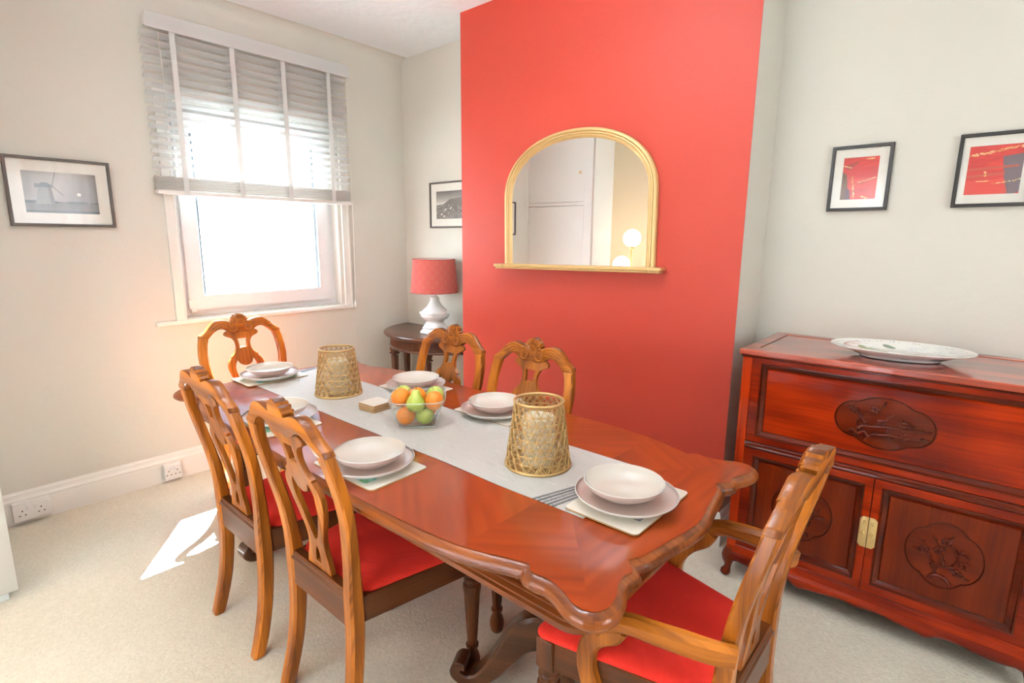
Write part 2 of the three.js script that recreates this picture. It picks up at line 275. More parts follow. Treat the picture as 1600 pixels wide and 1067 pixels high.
// added glazed doors behind the camera, letting in fill light
{
  const w = new THREE.Group(); w.name = 'door_1'; w.userData = { kind: 'structure', label: 'added glazed white doors in the rear wall behind the camera, letting in fill light' }; scene.add(w);
  for (const x of [1.90, 2.80]) {
    obj('door_frame', [box(0.09, 2.0, 0.06, x - 0.405, 1.07, RZ + 0.1), box(0.09, 2.0, 0.06, x + 0.405, 1.07, RZ + 0.1), box(0.90, 0.12, 0.06, x, 0.13, RZ + 0.1), box(0.90, 0.09, 0.06, x, 2.04, RZ + 0.1), box(0.74, 0.03, 0.05, x, 1.1, RZ + 0.1)], M.upvc, w);
    obj('pane', box(0.74, 1.85, 0.006, x, 1.1, RZ + 0.1), M.glass, w);
  }
  const c = thing('net_curtain', 'white net curtain hanging over the added glazed doors behind the camera', 'curtain', [0, 0, RZ - 0.06]);
  const rows = [0.03, 2.2].map((y) => Array.from({ length: 181 }, (_, i) => [1.4 + i / 180 * 1.9, y, 0.022 * Math.sin(i * 0.6) + 0.01 * Math.sin(i * 0.23)]));
  obj('net', loft(rows, { closed: false, caps: false, crease: 2 }), phys({ color: lin(0.86, 0.86, 0.85), roughness: 1, transmission: 0.36, thickness: 0 }), c);
  obj('curtain_rod', new THREE.CylinderGeometry(0.01, 0.01, 2.0, 12).rotateZ(Math.PI / 2).translate(2.35, 2.2, 0), M.white, c);
  obj('door_handle', [rbox(0.02, 0.12, 0.02, 2.37, 1.05, RZ + 0.06), rbox(0.1, 0.018, 0.02, 2.33, 1.08, RZ + 0.04)], M.brass, w);
}
// ------------------------------------------------------------------ venetian blind
{
  const b = thing('venetian_blind', 'white venetian blind pulled two thirds down over the bright window', 'blind', [0, 0, 0]);
  const z0 = 0.528, z1 = 1.737, zc = (z0 + z1) / 2, wz = z1 - z0;
  obj('valance', [rbox(0.012, 0.078, 1.205, 0.076, 2.5605, 1.113, 0.003), box(0.06, 0.05, 1.19, 0.04, 2.565, 1.113)], M.slat, b);
  const prof = []; for (let i = 0; i <= 8; i++) { const t = i / 8 - 0.5; prof.push([t * 0.05, 0.004 - 0.016 * t * t]); } for (let i = 8; i >= 0; i--) { const t = i / 8 - 0.5; prof.push([t * 0.05, 0.0015 - 0.016 * t * t]); }
  const slat = extrude(shapeOf(prof), wz), n = 17, ang = 0.34;
  for (let i = 0; i < n; i++) {
    const s = obj('slat', slat, M.slat, b), y = 2.50 - i * 0.0425; s.position.set(0.045, y, z0 + (i % 3 - 1) * 0.0015); s.rotation.z = ang - 0.012 * Math.sin(i * 1.7);
  }
  for (let i = 0; i < 12; i++) { const s = obj('slat', slat, M.slatSolid, b); s.position.set(0.045, 1.700 + i * 0.0062, z0 + Math.sin(i * 2.1) * 0.0018); s.rotation.z = -0.03; }
  obj('bottom_rail', rbox(0.054, 0.022, wz, 0.045, 1.684, zc, 0.004), M.slatSolid, b);
  for (const z of [1.592, 1.282, 0.977, 0.667]) {
    obj('ladder_tape', [box(0.0012, 0.85, 0.028, 0.0735, 2.10, z), box(0.0012, 0.85, 0.028, 0.0165, 2.10, z), box(0.058, 0.0012, 0.028, 0.045, 1.6722, z)], M.tape, b);
  }
  obj('pull_cord', tube([[0.08, 2.53, 0.54], [0.078, 2.2, 0.535], [0.075, 1.6, 0.525], [0.05, 1.03, 0.520], [0.045, 0.98, 0.52]], 0.0016, 40), M.cord, b);
  obj('cord_tassel', lathe([[0.0005, 0.0], [0.007, 0.004], [0.009, 0.02], [0.006, 0.045], [0.002, 0.05]], 12).translate(0.045, 0.935, 0.52), M.plastic, b);
  obj('tilt_cord', tube([[0.08, 2.52, 1.66], [0.082, 2.2, 1.655], [0.082, 1.8, 1.65], [0.08, 1.71, 1.648]], 0.0014, 30), M.cord, b);
  obj('lower_cord', tube([[0.045, 0.97, 0.52], [0.04, 0.7, 0.516], [0.036, 0.42, 0.512]], 0.0012, 20), M.cord, b);
}
// ------------------------------------------------------------------ what stands outside: a neighbouring roof edge and a tree
{
  const hs = thing('neighbour_house', 'white rendered house with slate roof and gutter outside the window', 'house', [-3.6, 0, 0.4], 0.05);
  obj('wall', box(0.3, 1.86, 9, -0.15, 0.73, 0), M.render, hs);
  obj('roof', [box(3.2, 0.08, 9.2, 0, 0, 0).rotateZ(-Math.PI + 0.65).translate(-1.15, 2.62, 0)], std({ color: lin(0.055, 0.065, 0.085), roughness: 0.8 }), hs);
  obj('gutter', tube([[0.09, 1.66, -4.4], [0.09, 1.665, 0], [0.09, 1.67, 4.4]], 0.055, 8, 10), std({ color: lin(0.07, 0.085, 0.105), roughness: 0.5 }), hs);
  struct('ground', box(20, 0.1, 30, -10.3, -0.25, 0), std({ color: lin(0.35, 0.34, 0.3) }), 'paved yard outside the window');
}
// ------------------------------------------------------------------ built-in cupboard beside the camera (seen in the mirror)
{
  const t = thing('built_in_cupboard', 'white painted floor to ceiling cupboard at the near left edge of the picture', 'cupboard', [0, 0, 0]);
  const X = 0.78, Z = 2.592, ZB = 3.0;
  obj('carcass', [box(X - 0.022, H - 0.06, ZB - Z - 0.03, (X - 0.022) / 2, H / 2 + 0.03, (Z + ZB) / 2 + 0.015), box(X - 0.03, 0.06, ZB - Z - 0.03, (X - 0.03) / 2, 0.03, (Z + ZB) / 2 + 0.015)], M.cupboard, t);
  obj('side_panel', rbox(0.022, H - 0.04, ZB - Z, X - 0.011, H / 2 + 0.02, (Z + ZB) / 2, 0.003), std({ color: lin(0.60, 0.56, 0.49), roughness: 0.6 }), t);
  obj('face_frame', [box(0.02, H - 0.06, 0.02, 0.01, H / 2 + 0.03, Z + 0.01), box(0.09, H - 0.06, 0.02, X - 0.067, H / 2 + 0.03, Z + 0.01), box(0.7, 0.03, 0.02, 0.36, 1.795, Z + 0.01), box(0.7, 0.1, 0.02, 0.36, 0.11, Z + 0.01), box(0.7, 0.12, 0.02, 0.36, H - 0.06, Z + 0.01)], M.cupboard, t);
  const d1 = obj('door', rbox(0.65, 1.61, 0.02, 0.348, 0.968, Z + 0.008, 0.003), M.cupboard, t), d2 = obj('door', rbox(0.65, 0.836, 0.02, 0.348, 2.232, Z + 0.008, 0.003), M.cupboard, t);
  const knob = lathe([[0, 0], [0.007, 0], [0.006, 0.012], [0.013, 0.018], [0.011, 0.026], [0, 0.028]], 20).rotateX(-Math.PI / 2);
  obj('knob', knob.clone().translate(0.63, 2.09, Z - 0.002), M.brass, d2); obj('knob', knob.clone().translate(0.63, 1.1, Z - 0.002), M.brass, d1);
}
// ------------------------------------------------------------------ globe floor lamp behind the camera side (seen in the mirror)
{
  const P = [0.89, 0, 3.28], t = thing('globe_floor_lamp', 'gold floor lamp with two glowing white globes reflected in the mirror', 'lamp', P);
  obj('base', lathe([[0, 0], [0.13, 0], [0.13, 0.012], [0.12, 0.02], [0.015, 0.024], [0, 0.024]], 40), M.brass, t);
  obj('pole', new THREE.CylinderGeometry(0.008, 0.008, 1.40, 12).translate(0, 0.72, 0), M.brass, t);
  obj('arm', tube([[0, 0.98, 0], [-0.05, 1.0, 0], [-0.095, 1.03, 0], [-0.11, 1.07, 0]], 0.006, 16), M.brass, t);
  for (const [x, y] of [[0, 1.465], [-0.11, 1.18]]) {
    obj('globe', new THREE.SphereGeometry(0.095, 32, 20).translate(x, y, 0), M.bulb, t);
    obj('cup', lathe([[0, 0], [0.02, 0.0], [0.035, 0.02], [0.034, 0.03], [0, 0.02]], 20).translate(x, y - 0.115, 0), M.brass, t);
    const l = new THREE.PointLight(0xffc98a, 0.4); l.name = 'globe_light'; l.position.set(P[0] + x, y, P[2]); l.castShadow = true; l.shadow.radius = 4; scene.add(l);
  }
}
{ // unseen uplighter bowl above the table, placed to light the ceiling
  const t = thing('unseen_pendant_uplighter', 'unseen white bowl shaped pendant lamp above the view, placed to light the ceiling', 'lamp', [2.2, 0.26, 1.62]);
  obj('bowl', lathe([[0.19, 2.165], [0.2, 2.17], [0.18, 2.11], [0.12, 2.06], [0.04, 2.04], [0, 2.038]], 48), M.white, t);
  obj('glowing_diffuser', new THREE.CircleGeometry(0.185, 40).rotateX(-Math.PI / 2).translate(0, 2.16, 0), std({ color: 0xffffff, emissive: lin(1, 0.93, 0.82), emissiveIntensity: 4 }), t);
  const c = []; for (let k = 0; k < 3; k++) { const a = k / 3 * Math.PI * 2; c.push(tube([[0.19 * Math.cos(a), 2.168, 0.19 * Math.sin(a)], [0.1 * Math.cos(a), 2.30, 0.1 * Math.sin(a)], [0.01 * Math.cos(a), H - 0.29, 0.01 * Math.sin(a)]], 0.002, 12)); }
  obj('chain', c, M.brass, t); obj('ceiling_rose', lathe([[0, H - 0.30], [0.03, H - 0.296], [0.05, H - 0.272], [0.055, H - 0.261], [0, H - 0.261]], 32), M.brass, t);
}
// ------------------------------------------------------------------ sockets on the skirting
function socket(z, w, y, label) {
  const t = thing('wall_socket', label, 'socket', [0.02, y, z], 0, undefined);
  obj('back_box', rbox(0.026, 0.092, w * 0.98, 0.013, 0.006, 0, 0.003), M.plastic, t);
  obj('face_plate', rbox(0.01, 0.086, w, 0.03, 0, 0, 0.004), M.plastic, t);
  for (const s of [-1, 1]) {
    const c = s * w * 0.25; obj('switch', rbox(0.006, 0.019, 0.011, 0.036, 0.023, s * w * 0.1, 0.0015).rotateZ(0.0), M.white, t);
    obj('pin_hole', [box(0.0012, 0.008, 0.0045, 0.0353, 0.012, c), box(0.0012, 0.0045, 0.0075, 0.0353, -0.011, c - 0.011), box(0.0012, 0.0045, 0.0075, 0.0353, -0.011, c + 0.011)], M.dark, t);
  }
}
socket(2.452, 0.146, 0.066, 'white double socket on the skirting beside the white cupboard');
socket(1.815, 0.09, 0.061, 'small white socket on the skirting behind the chairs near the sun patch');

// ------------------------------------------------------------------ framed pictures: w x h, frame width fw, print pw x ph
function picture(name, label, w, h, fw, pw, ph, fm, print, pos, turn, tilt = 0, group) {
  const t = thing(name, label, 'picture', pos, turn, group); t.rotation.order = 'YXZ'; t.rotation.z = tilt;
  const out = [[-w / 2, -h / 2], [w / 2, -h / 2], [w / 2, h / 2], [-w / 2, h / 2]];
  obj('frame', moulding(out, [[0.001, 0], [0, 0.001], [0, 0.018], [0.002, 0.02], [fw - 0.002, 0.019], [fw, 0.017], [fw, 0.006]], (x, y, z) => [x, y, z], false, 0.3), fm, t);
  obj('backing', box(w - 0.004, h - 0.004, 0.003, 0, 0, 0.002), M.dark, t);
  const s = shapeOf([[-w / 2 + fw * 0.8, -h / 2 + fw * 0.8], [w / 2 - fw * 0.8, -h / 2 + fw * 0.8], [w / 2 - fw * 0.8, h / 2 - fw * 0.8], [-w / 2 + fw * 0.8, h / 2 - fw * 0.8]]);
  s.holes.push(pathOf([[-pw / 2, -ph / 2], [-pw / 2, ph / 2], [pw / 2, ph / 2], [pw / 2, -ph / 2]]));
  obj('mount', extrude(s, 0.0018).translate(0, 0, 0.0075), M.mat, t);
  obj('print', new THREE.PlaneGeometry(pw + 0.004, ph + 0.004).translate(0, 0, 0.007), std({ map: print, roughness: 0.6 }), t);
  obj('glazing', box(w - 2 * fw + 0.002, h - 2 * fw + 0.002, 0.0015, 0, 0, 0.0125), M.glass, t);
  return t;
}
const R2 = rand(5), jit = (a) => (R2() - 0.5) * a;
const windmill = canvasTex(512, 346, (c, w, h) => {
  const g = c.createLinearGradient(0, 0, w, h * 0.75); g.addColorStop(0, '#8d8681'); g.addColorStop(0.45, '#b3aba4'); g.addColorStop(0.75, '#8b817a'); g.addColorStop(1, '#77706c'); c.fillStyle = g; c.fillRect(0, 0, w, h);
  c.fillStyle = '#6e675f'; c.fillRect(0, h * 0.73, w, h); for (let i = 0; i < 1400; i++) { c.fillStyle = R2() < 0.5 ? 'rgba(45,40,36,.35)' : 'rgba(190,180,168,.22)'; c.fillRect(R2() * w, h * (0.76 + 0.24 * R2()), 2 + R2() * 9, 1.5); }
  c.fillStyle = '#4e4842'; for (let i = 0; i < 70; i++) { const x = R2() * w; c.beginPath(); c.ellipse(x, h * 0.73, 6 + R2() * 14, 3 + R2() * 10 * (x > w * 0.55 && x < w * 0.85 ? 1.2 : 0.5), 0, 0, 7); c.fill(); }
  c.fillStyle = '#3f403c'; c.fillRect(0, h * 0.70, w * 0.42, h * 0.07); c.fillStyle = '#2e2b28'; c.fillRect(0, h * 0.93, w, h * 0.07);
  c.fillStyle = '#8f8c86'; c.beginPath(); c.moveTo(w * 0.205, h * 0.36); c.lineTo(w * 0.37, h * 0.36); c.lineTo(w * 0.40, h * 0.78); c.lineTo(w * 0.145, h * 0.78); c.fill();
  c.fillStyle = '#6f6c67'; c.beginPath(); c.moveTo(w * 0.32, h * 0.36); c.lineTo(w * 0.37, h * 0.36); c.lineTo(w * 0.40, h * 0.78); c.lineTo(w * 0.345, h * 0.78); c.fill();
  c.fillStyle = '#4c5357'; c.beginPath(); c.moveTo(w * 0.19, h * 0.38); c.quadraticCurveTo(w * 0.23, h * 0.20, w * 0.36, h * 0.30); c.lineTo(w * 0.39, h * 0.38); c.fill(); c.fillRect(w * 0.155, h * 0.30, w * 0.05, h * 0.09);
  c.strokeStyle = '#55534f'; c.lineWidth = 6; for (const [x, y] of [[0.44, 0.02], [0.52, 0.56]]) { c.beginPath(); c.moveTo(w * 0.385, h * 0.34); c.lineTo(w * x, h * y); c.stroke(); }
  c.fillStyle = '#e9e2d6'; c.beginPath(); c.ellipse(w * 0.735, h * 0.52, 15, 14, 0, 0, 7); c.fill();
});
const seaShore = canvasTex(512, 346, (c, w, h) => {
  const g = c.createLinearGradient(0, 0, 0, h * 0.5); g.addColorStop(0, '#6b645f'); g.addColorStop(0.7, '#b9b1a8'); g.addColorStop(1, '#efe9df'); c.fillStyle = g; c.fillRect(0, 0, w, h);
  c.fillStyle = '#77706a'; c.beginPath(); c.moveTo(0, h * 0.5); c.lineTo(w * 0.28, h * 0.47); c.lineTo(w * 0.52, h * 0.30); c.lineTo(w, h * 0.24); c.lineTo(w, h); c.lineTo(0, h); c.fill();
  for (let i = 0; i < 500; i++) { const k = R2(); c.fillStyle = k < 0.55 ? 'rgba(50,44,40,.5)' : 'rgba(225,218,208,.55)'; c.beginPath(); c.ellipse(R2() * w, h * (0.5 + 0.5 * R2()), 3 + R2() * 12, 1 + R2() * 4, jit(0.6), 0, 7); c.fill(); }
  c.fillStyle = '#f4f0e8'; for (const [x, y] of [[0.2, 0.82], [0.36, 0.66], [0.55, 0.62], [0.3, 0.9]]) { c.beginPath(); c.ellipse(w * x, h * y, 22, 9, -0.6, 0, 7); c.fill(); }
});
function abstractArt(seed, second) {
  return canvasTex(300, 360, (c, w, h) => {
    const r = rand(seed), q = (a, b) => a + (b - a) * r(); c.fillStyle = '#c8302c'; c.fillRect(0, 0, w, h);
    for (let i = 0; i < 160; i++) { c.fillStyle = ['rgba(214,52,44,.25)', 'rgba(170,30,30,.22)', 'rgba(225,80,60,.2)', 'rgba(150,24,36,.18)'][i % 4]; c.save(); c.translate(q(0, w), q(0, h)); c.rotate(q(-0.3, 0.3)); c.fillRect(-q(20, 90), -q(3, 16), q(40, 180), q(4, 22)); c.restore(); }
    const poly = (f, ...p) => { c.fillStyle = f; c.beginPath(); p.forEach(([x, y], i) => i ? c.lineTo(x * w, y * h) : c.moveTo(x * w, y * h)); c.fill(); };
    const gold = (x0, y0, x1, y1, n, s) => { for (let i = 0; i < n; i++) { const t = r(); c.fillStyle = ['#e9c77c', '#f4e3b4', '#c99a4a'][i % 3]; c.beginPath(); c.ellipse(lerp(x0, x1, t) * w + q(-s, s), lerp(y0, y1, t) * h + q(-s, s) * 0.5, q(2, 9), q(1, 3.5), q(-0.6, 0.3), 0, 7); c.fill(); } };
    if (!second) { poly('#6b4a34', [0, 0.3], [0.14, 0.42], [0.2, 0.75], [0.28, 1], [0, 1]); poly('rgba(120,60,50,.55)', [0, 0.22], [0.5, 0.08], [0.2, 0.3]); poly('#5f4250', [0.12, 0.72], [0.24, 0.74], [0.3, 1], [0.14, 1]); poly('rgba(190,40,40,.7)', [0.2, 0.3], [1, 0.2], [1, 0.55], [0.25, 0.5]); gold(0.62, 0.06, 0.82, 0.06, 40, 8); gold(0.3, 0.45, 0.4, 0.98, 60, 7); gold(0.45, 0.6, 0.92, 0.5, 50, 4); gold(0.6, 0.92, 0.75, 0.97, 30, 8); gold(0.05, 0.2, 0.25, 0.25, 18, 4); }
    else { poly('#7a6a72', [0.62, 0.24], [1, 0.2], [1, 0.95], [0.86, 1], [0.74, 1], [0.68, 0.6]); poly('#b9523c', [0, 0.46], [0.92, 0.42], [0.92, 0.46], [0, 0.5]); poly('#b9523c', [0, 0.6], [0.7, 0.55], [0.7, 0.6], [0, 0.65]); poly('rgba(215,70,60,.8)', [0, 0.72], [0.7, 0.68], [0.8, 1], [0, 1]); gold(0.05, 0.2, 0.95, 0.06, 130, 16); gold(0.5, 0.78, 0.8, 0.74, 26, 4); gold(0.2, 0.72, 0.42, 0.72, 26, 5); gold(0.34, 0.52, 0.36, 0.66, 14, 3); gold(0.85, 0.74, 0.98, 0.7, 16, 4); }
  });
}
picture('framed_picture', 'brown framed black and white windmill photograph left of the window', 0.418, 0.33, 0.014, 0.29, 0.197, M.frameBrown, windmill, [0.002, 1.65, 2.144], Math.PI / 2, 0);
picture('framed_picture', 'grey framed black and white seashore photograph half hidden by the chimney breast', 0.418, 0.33, 0.012, 0.28, 0.198, M.frameBrown, seaShore, [0.529, 1.686, 0.002], 0, 0);
picture('framed_picture', 'smaller black framed red abstract print, nearer the chimney breast', 0.22, 0.268, 0.013, 0.128, 0.172, M.frame, abstractArt(3, false), [3.091, 1.7065, 0.002], 0, 0);
picture('framed_picture', 'black framed red and grey abstract print cut by the right picture edge', 0.222, 0.268, 0.013, 0.155, 0.176, M.frame, abstractArt(9, true), [3.518, 1.7095, 0.002], 0, 0);

// ------------------------------------------------------------------ arched gilt overmantel mirror
{
  const t = thing('overmantel_mirror', 'arched gold framed mirror with a bottom shelf on the red wall', 'mirror', [1.866, 1.305, BZ + 0.022]);
  t.rotation.order = 'YXZ'; t.rotation.z = 0.0145; t.rotation.y = 0.042;
  const a = 0.468, y1 = 0.70, ys = 0.365, out = [[a, 0]];
  for (let i = 0; i <= 48; i++) { const th = i / 48 * Math.PI, c = Math.cos(th), s = Math.sin(th); out.push([a * Math.sign(c) * Math.pow(Math.abs(c), 0.93), ys + (y1 - ys) * Math.pow(s, 0.93)]); }
  out.push([-a, 0]);
  const prof = [[0.0, 0.0], [0.0, 0.016], [0.003, 0.022], [0.009, 0.026], [0.015, 0.026], [0.0185, 0.022], [0.0195, 0.018], [0.0215, 0.022], [0.026, 0.0235], [0.030, 0.021], [0.0315, 0.016], [0.0335, 0.019], [0.038, 0.0195], [0.0405, 0.0165], [0.042, 0.013], [0.045, 0.0145], [0.048, 0.012], [0.0495, 0.008], [0.05, 0.004]];
  obj('frame', moulding(out, prof, (x, y, z) => [x, y, z], true, 0.6), M.gold, t);
  obj('mirror_glass', new THREE.ShapeGeometry(shapeOf(offset2(out, 0.047, true)), 1).translate(0, 0, 0.008), M.mirror, t);
  obj('back_panel', extrude(shapeOf(offset2(out, 0.004, true)), 0.004), M.dark, t);
  const sh = []; const w = 0.52, d = 0.068; for (const [x, z] of [[-w, 0], [w, 0], [w, d - 0.014]]) sh.push([x, z]);
  for (let i = 1; i <= 6; i++) { const q = i / 6 * Math.PI / 2; sh.push([w - 0.014 + 0.014 * Math.cos(q), d - 0.014 + 0.014 * Math.sin(q)]); }
  sh.push([w - 0.07, d], [w - 0.075, d - 0.008], [-w + 0.075, d - 0.008], [-w + 0.07, d]);
  for (let i = 0; i <= 6; i++) { const q = Math.PI / 2 + i / 6 * Math.PI / 2; sh.push([-w + 0.014 + 0.014 * Math.cos(q), d - 0.014 + 0.014 * Math.sin(q)]); }
  obj('shelf', [extrude(shapeOf(sh), 0.016, 0.003).rotateX(Math.PI / 2).translate(0, 0.002, 0), extrude(shapeOf(offset2(sh, 0.01)), 0.012, 0.003).rotateX(Math.PI / 2).translate(0, -0.0135, 0)], M.gold, t);
}
// ------------------------------------------------------------------ half-round side table in the left alcove, with the lamp
{
  const t = thing('side_table', 'dark brown half-round side table with a fluted frieze in the alcove', 'table', [0.485, 0, 0.012]);
  const arc = (r, n = 40) => { const o = [[-r, 0]]; o.length = 0; for (let i = 0; i <= n; i++) { const a = i / n * Math.PI; o.push([r * Math.cos(a), r * Math.sin(a)]); } return o; };
  const top = arc(0.472);
  const place = (x, z, y) => [x, y, z];
  const pr = [[0.03, 0.765], [0.012, 0.765], [0.004, 0.762], [0, 0.756], [0, 0.75], [0.005, 0.743], [0.013, 0.738], [0.016, 0.733], [0.03, 0.733]];
  obj('tabletop', [boxUV(new THREE.ShapeGeometry(shapeOf(offset2(top, 0.0299))).rotateX(Math.PI / 2).translate(0, 0.765, 0), 'x', 3), boxUV(moulding(top, pr, place, false, 0.5), 'x', 3), boxUV(new THREE.ShapeGeometry(shapeOf(offset2(top, 0.0299))).rotateX(Math.PI / 2).translate(0, 0.733, 0), 'x', 3)], M.darkwood, t);
  obj('apron', boxUV(moulding(arc(0.43), [[0, 0.733], [0, 0.725], [0.006, 0.72], [0.006, 0.665], [0, 0.66], [-0.003, 0.652], [0, 0.645], [0.02, 0.645], [0.02, 0.733]], place, false, 0.4), 'x', 4), M.darkwood, t);
  const fl = []; for (let i = 1; i < 90; i++) { const a = i / 90 * Math.PI; fl.push(new THREE.CylinderGeometry(0.0045, 0.0045, 0.05, 6).translate(0.4235 * Math.cos(a), 0.692, 0.4235 * Math.sin(a))); }
  obj('fluted_frieze', fl, M.darkwood, t).userData.kind = 'stuff';
  for (const ad of [12, 62, 118, 168]) {
    const a = ad / 180 * Math.PI, x = 0.40 * Math.cos(a), z = Math.max(0.03, 0.40 * Math.sin(a)), g = [];
    const ring = (y, r) => { const o = []; for (let k = 0; k < 32; k++) { const q = k / 32 * Math.PI * 2, s = 1 / Math.max(Math.abs(Math.cos(q)), Math.abs(Math.sin(q))), f = 1 - 0.1 * Math.max(0, Math.cos(q * 16)); o.push([x + r * Math.min(s, 1.3) * f * Math.cos(q), y, z + r * Math.min(s, 1.3) * f * Math.sin(q)]); } return o; };
    g.push(loft([ring(0, 0.012), ring(0.06, 0.014), ring(0.07, 0.018), ring(0.08, 0.014), ring(0.585, 0.023)], { crease: 0.4 }), rbox(0.056, 0.012, 0.056, x, 0.6, z, 0.004), rbox(0.044, 0.02, 0.044, x, 0.615, z, 0.003), rbox(0.052, 0.03, 0.052, x, 0.635, z, 0.003));
    obj('leg', g, M.darkwood, t);
  }
}
{
  const t = thing('table_lamp', 'white turned table lamp with a patterned red shade on the half-round table', 'lamp', [0.562, 0.7655, 0.194]);
  const oct = (pts) => lathe(pts, 8).rotateY(0.3);
  obj('lamp_base', [toCreasedNormals(oct([[0, 0], [0.108, 0], [0.112, 0.006], [0.110, 0.018], [0.098, 0.026], [0.092, 0.036], [0.095, 0.042], [0.088, 0.05], [0, 0.05]]), 0.5),
    lathe([[0.085, 0.05], [0.078, 0.06], [0.066, 0.075], [0.064, 0.085], [0.07, 0.094], [0.09, 0.106], [0.101, 0.12], [0.103, 0.132], [0.1, 0.138], [0.104, 0.142], [0.106, 0.15], [0.102, 0.156], [0.094, 0.162], [0.08, 0.174], [0.058, 0.194], [0.04, 0.22], [0.032, 0.24], [0.034, 0.246], [0.034, 0.256], [0.028, 0.262], [0.02, 0.268], [0, 0.268]], 48)], M.white, t);
  const bosses = []; for (let k = 0; k < 5; k++) { const a = k / 5 * Math.PI * 2 + 0.75; bosses.push(new THREE.SphereGeometry(0.011, 12, 8).scale(1, 1.2, 1).translate(0.104 * Math.sin(a), 0.147, 0.104 * Math.cos(a))); }
  obj('boss', bosses, M.white, t);
  const damask = canvasTex(512, 256, (c, w, h) => {
    c.fillStyle = '#b54a48'; c.fillRect(0, 0, w, h); c.strokeStyle = 'rgba(176,120,78,.6)'; c.lineWidth = 1.6;
    for (let r = 0; r < 7; r++) for (let k = 0; k < 16; k++) { const x = (k + (r % 2) * 0.5) * w / 16, y = (r + 0.5) * h / 7; for (const s of [-1, 1]) { c.beginPath(); c.moveTo(x, y + 20); c.bezierCurveTo(x + s * 26, y + 8, x + s * 20, y - 18, x, y - 22); c.stroke(); c.beginPath(); c.ellipse(x + s * 8, y, 3, 8, s * 0.5, 0, 7); c.stroke(); c.beginPath(); c.ellipse(x + s * 18, y + 14, 2, 5, s * -0.7, 0, 7); c.stroke(); } c.beginPath(); c.ellipse(x, y - 6, 2.5, 6, 0, 0, 7); c.stroke(); }
  });
  const shade = obj('lamp_shade', new THREE.CylinderGeometry(0.15, 0.17, 0.235, 64, 1, true).translate(0, 0.415, 0), phys({ map: damask, roughness: 0.9 }), t);
  obj('shade_lining', new THREE.CylinderGeometry(0.1485, 0.1685, 0.234, 64, 1, true).translate(0, 0.415, 0), M.mat, shade);
  obj('shade_ring', [new THREE.TorusGeometry(0.15, 0.0022, 8, 64).rotateX(Math.PI / 2).translate(0, 0.5325, 0), new THREE.TorusGeometry(0.17, 0.0022, 8, 64).rotateX(Math.PI / 2).translate(0, 0.2975, 0)], std({ color: lin(0.30, 0.05, 0.045) }), shade);
  obj('bulb_holder', [new THREE.CylinderGeometry(0.016, 0.018, 0.06, 20).translate(0, 0.297, 0), new THREE.SphereGeometry(0.03, 20, 14).translate(0, 0.36, 0), box(0.30, 0.003, 0.004, 0, 0.525, 0), new THREE.CylinderGeometry(0.003, 0.003, 0.2, 8).translate(0, 0.43, 0)], M.white, t);
}
// ------------------------------------------------------------------ carved red wood cabinet
function lobed(parts, n = 96) { // outline of a union of ellipses [cx, cy, a, b] round the origin
  const out = [];
  for (let i = 0; i < n; i++) {
    const th = i / n * Math.PI * 2, c = Math.cos(th), s = Math.sin(th); let R = 0;
    for (const [x, y, a, b] of parts) { const A = c * c / a / a + s * s / b / b, B = -2 * (x * c / a / a + y * s / b / b), C = x * x / a / a + y * y / b / b - 1, D = B * B - 4 * A * C; if (D >= 0) R = Math.max(R, (-B + Math.sqrt(D)) / 2 / A); }
    out.push([R * c, R * s]);
  }
  return out;
}
function blossom(x, y, r) {
  const g = []; for (let k = 0; k < 5; k++) { const a = k / 5 * Math.PI * 2 + x * 40; g.push(new THREE.SphereGeometry(r * 0.55, 10, 8).scale(1, 1, 0.5).translate(x + r * 0.62 * Math.cos(a), y + r * 0.62 * Math.sin(a), 0)); }
  g.push(new THREE.TorusGeometry(r * 0.33, r * 0.13, 6, 14).translate(x, y, r * 0.26), new THREE.SphereGeometry(r * 0.17, 8, 6).translate(x, y, r * 0.3)); return g;
}
const twig = (pts, r0) => { const r = r0 * 1.25; const g = [tube(pts.map(([x, y]) => [x, y, 0.001]), r, 20, 7)]; const e = pts[pts.length - 1]; g.push(new THREE.SphereGeometry(r * 1.15, 8, 6).translate(e[0], e[1], 0.001)); for (let i = 1; i < pts.length; i++) g.push(new THREE.SphereGeometry(r * 1.3, 8, 6).translate(pts[i][0] * 0.5 + pts[i - 1][0] * 0.5 + r, pts[i][1] * 0.5 + pts[i - 1][1] * 0.5 + r * 1.2, 0.001)); return g; };
const bird = (x, y, s) => [new THREE.SphereGeometry(0.5 * s, 12, 8).scale(1.2, 0.75, 0.5).translate(x, y, 0.002), new THREE.SphereGeometry(0.3 * s, 10, 8).scale(1, 1, 0.7).translate(x - 0.62 * s, y + 0.3 * s, 0.002), new THREE.ConeGeometry(0.1 * s, 0.3 * s, 8).rotateZ(Math.PI / 2).translate(x - 1.0 * s, y + 0.3 * s, 0.002),
  ...[-0.25, 0, 0.25].map((a, i) => new THREE.SphereGeometry(0.5 * s, 10, 6).scale(1.25, 0.18, 0.3).rotateZ(-0.45 + a).translate(x + 0.95 * s, y - 0.28 * s + a * 0.7 * s, 0.003)), new THREE.SphereGeometry(0.5 * s, 10, 6).scale(1, 0.22, 0.3).rotateZ(0.1).translate(x + 0.4 * s, y + 0.35 * s, 0.004)];
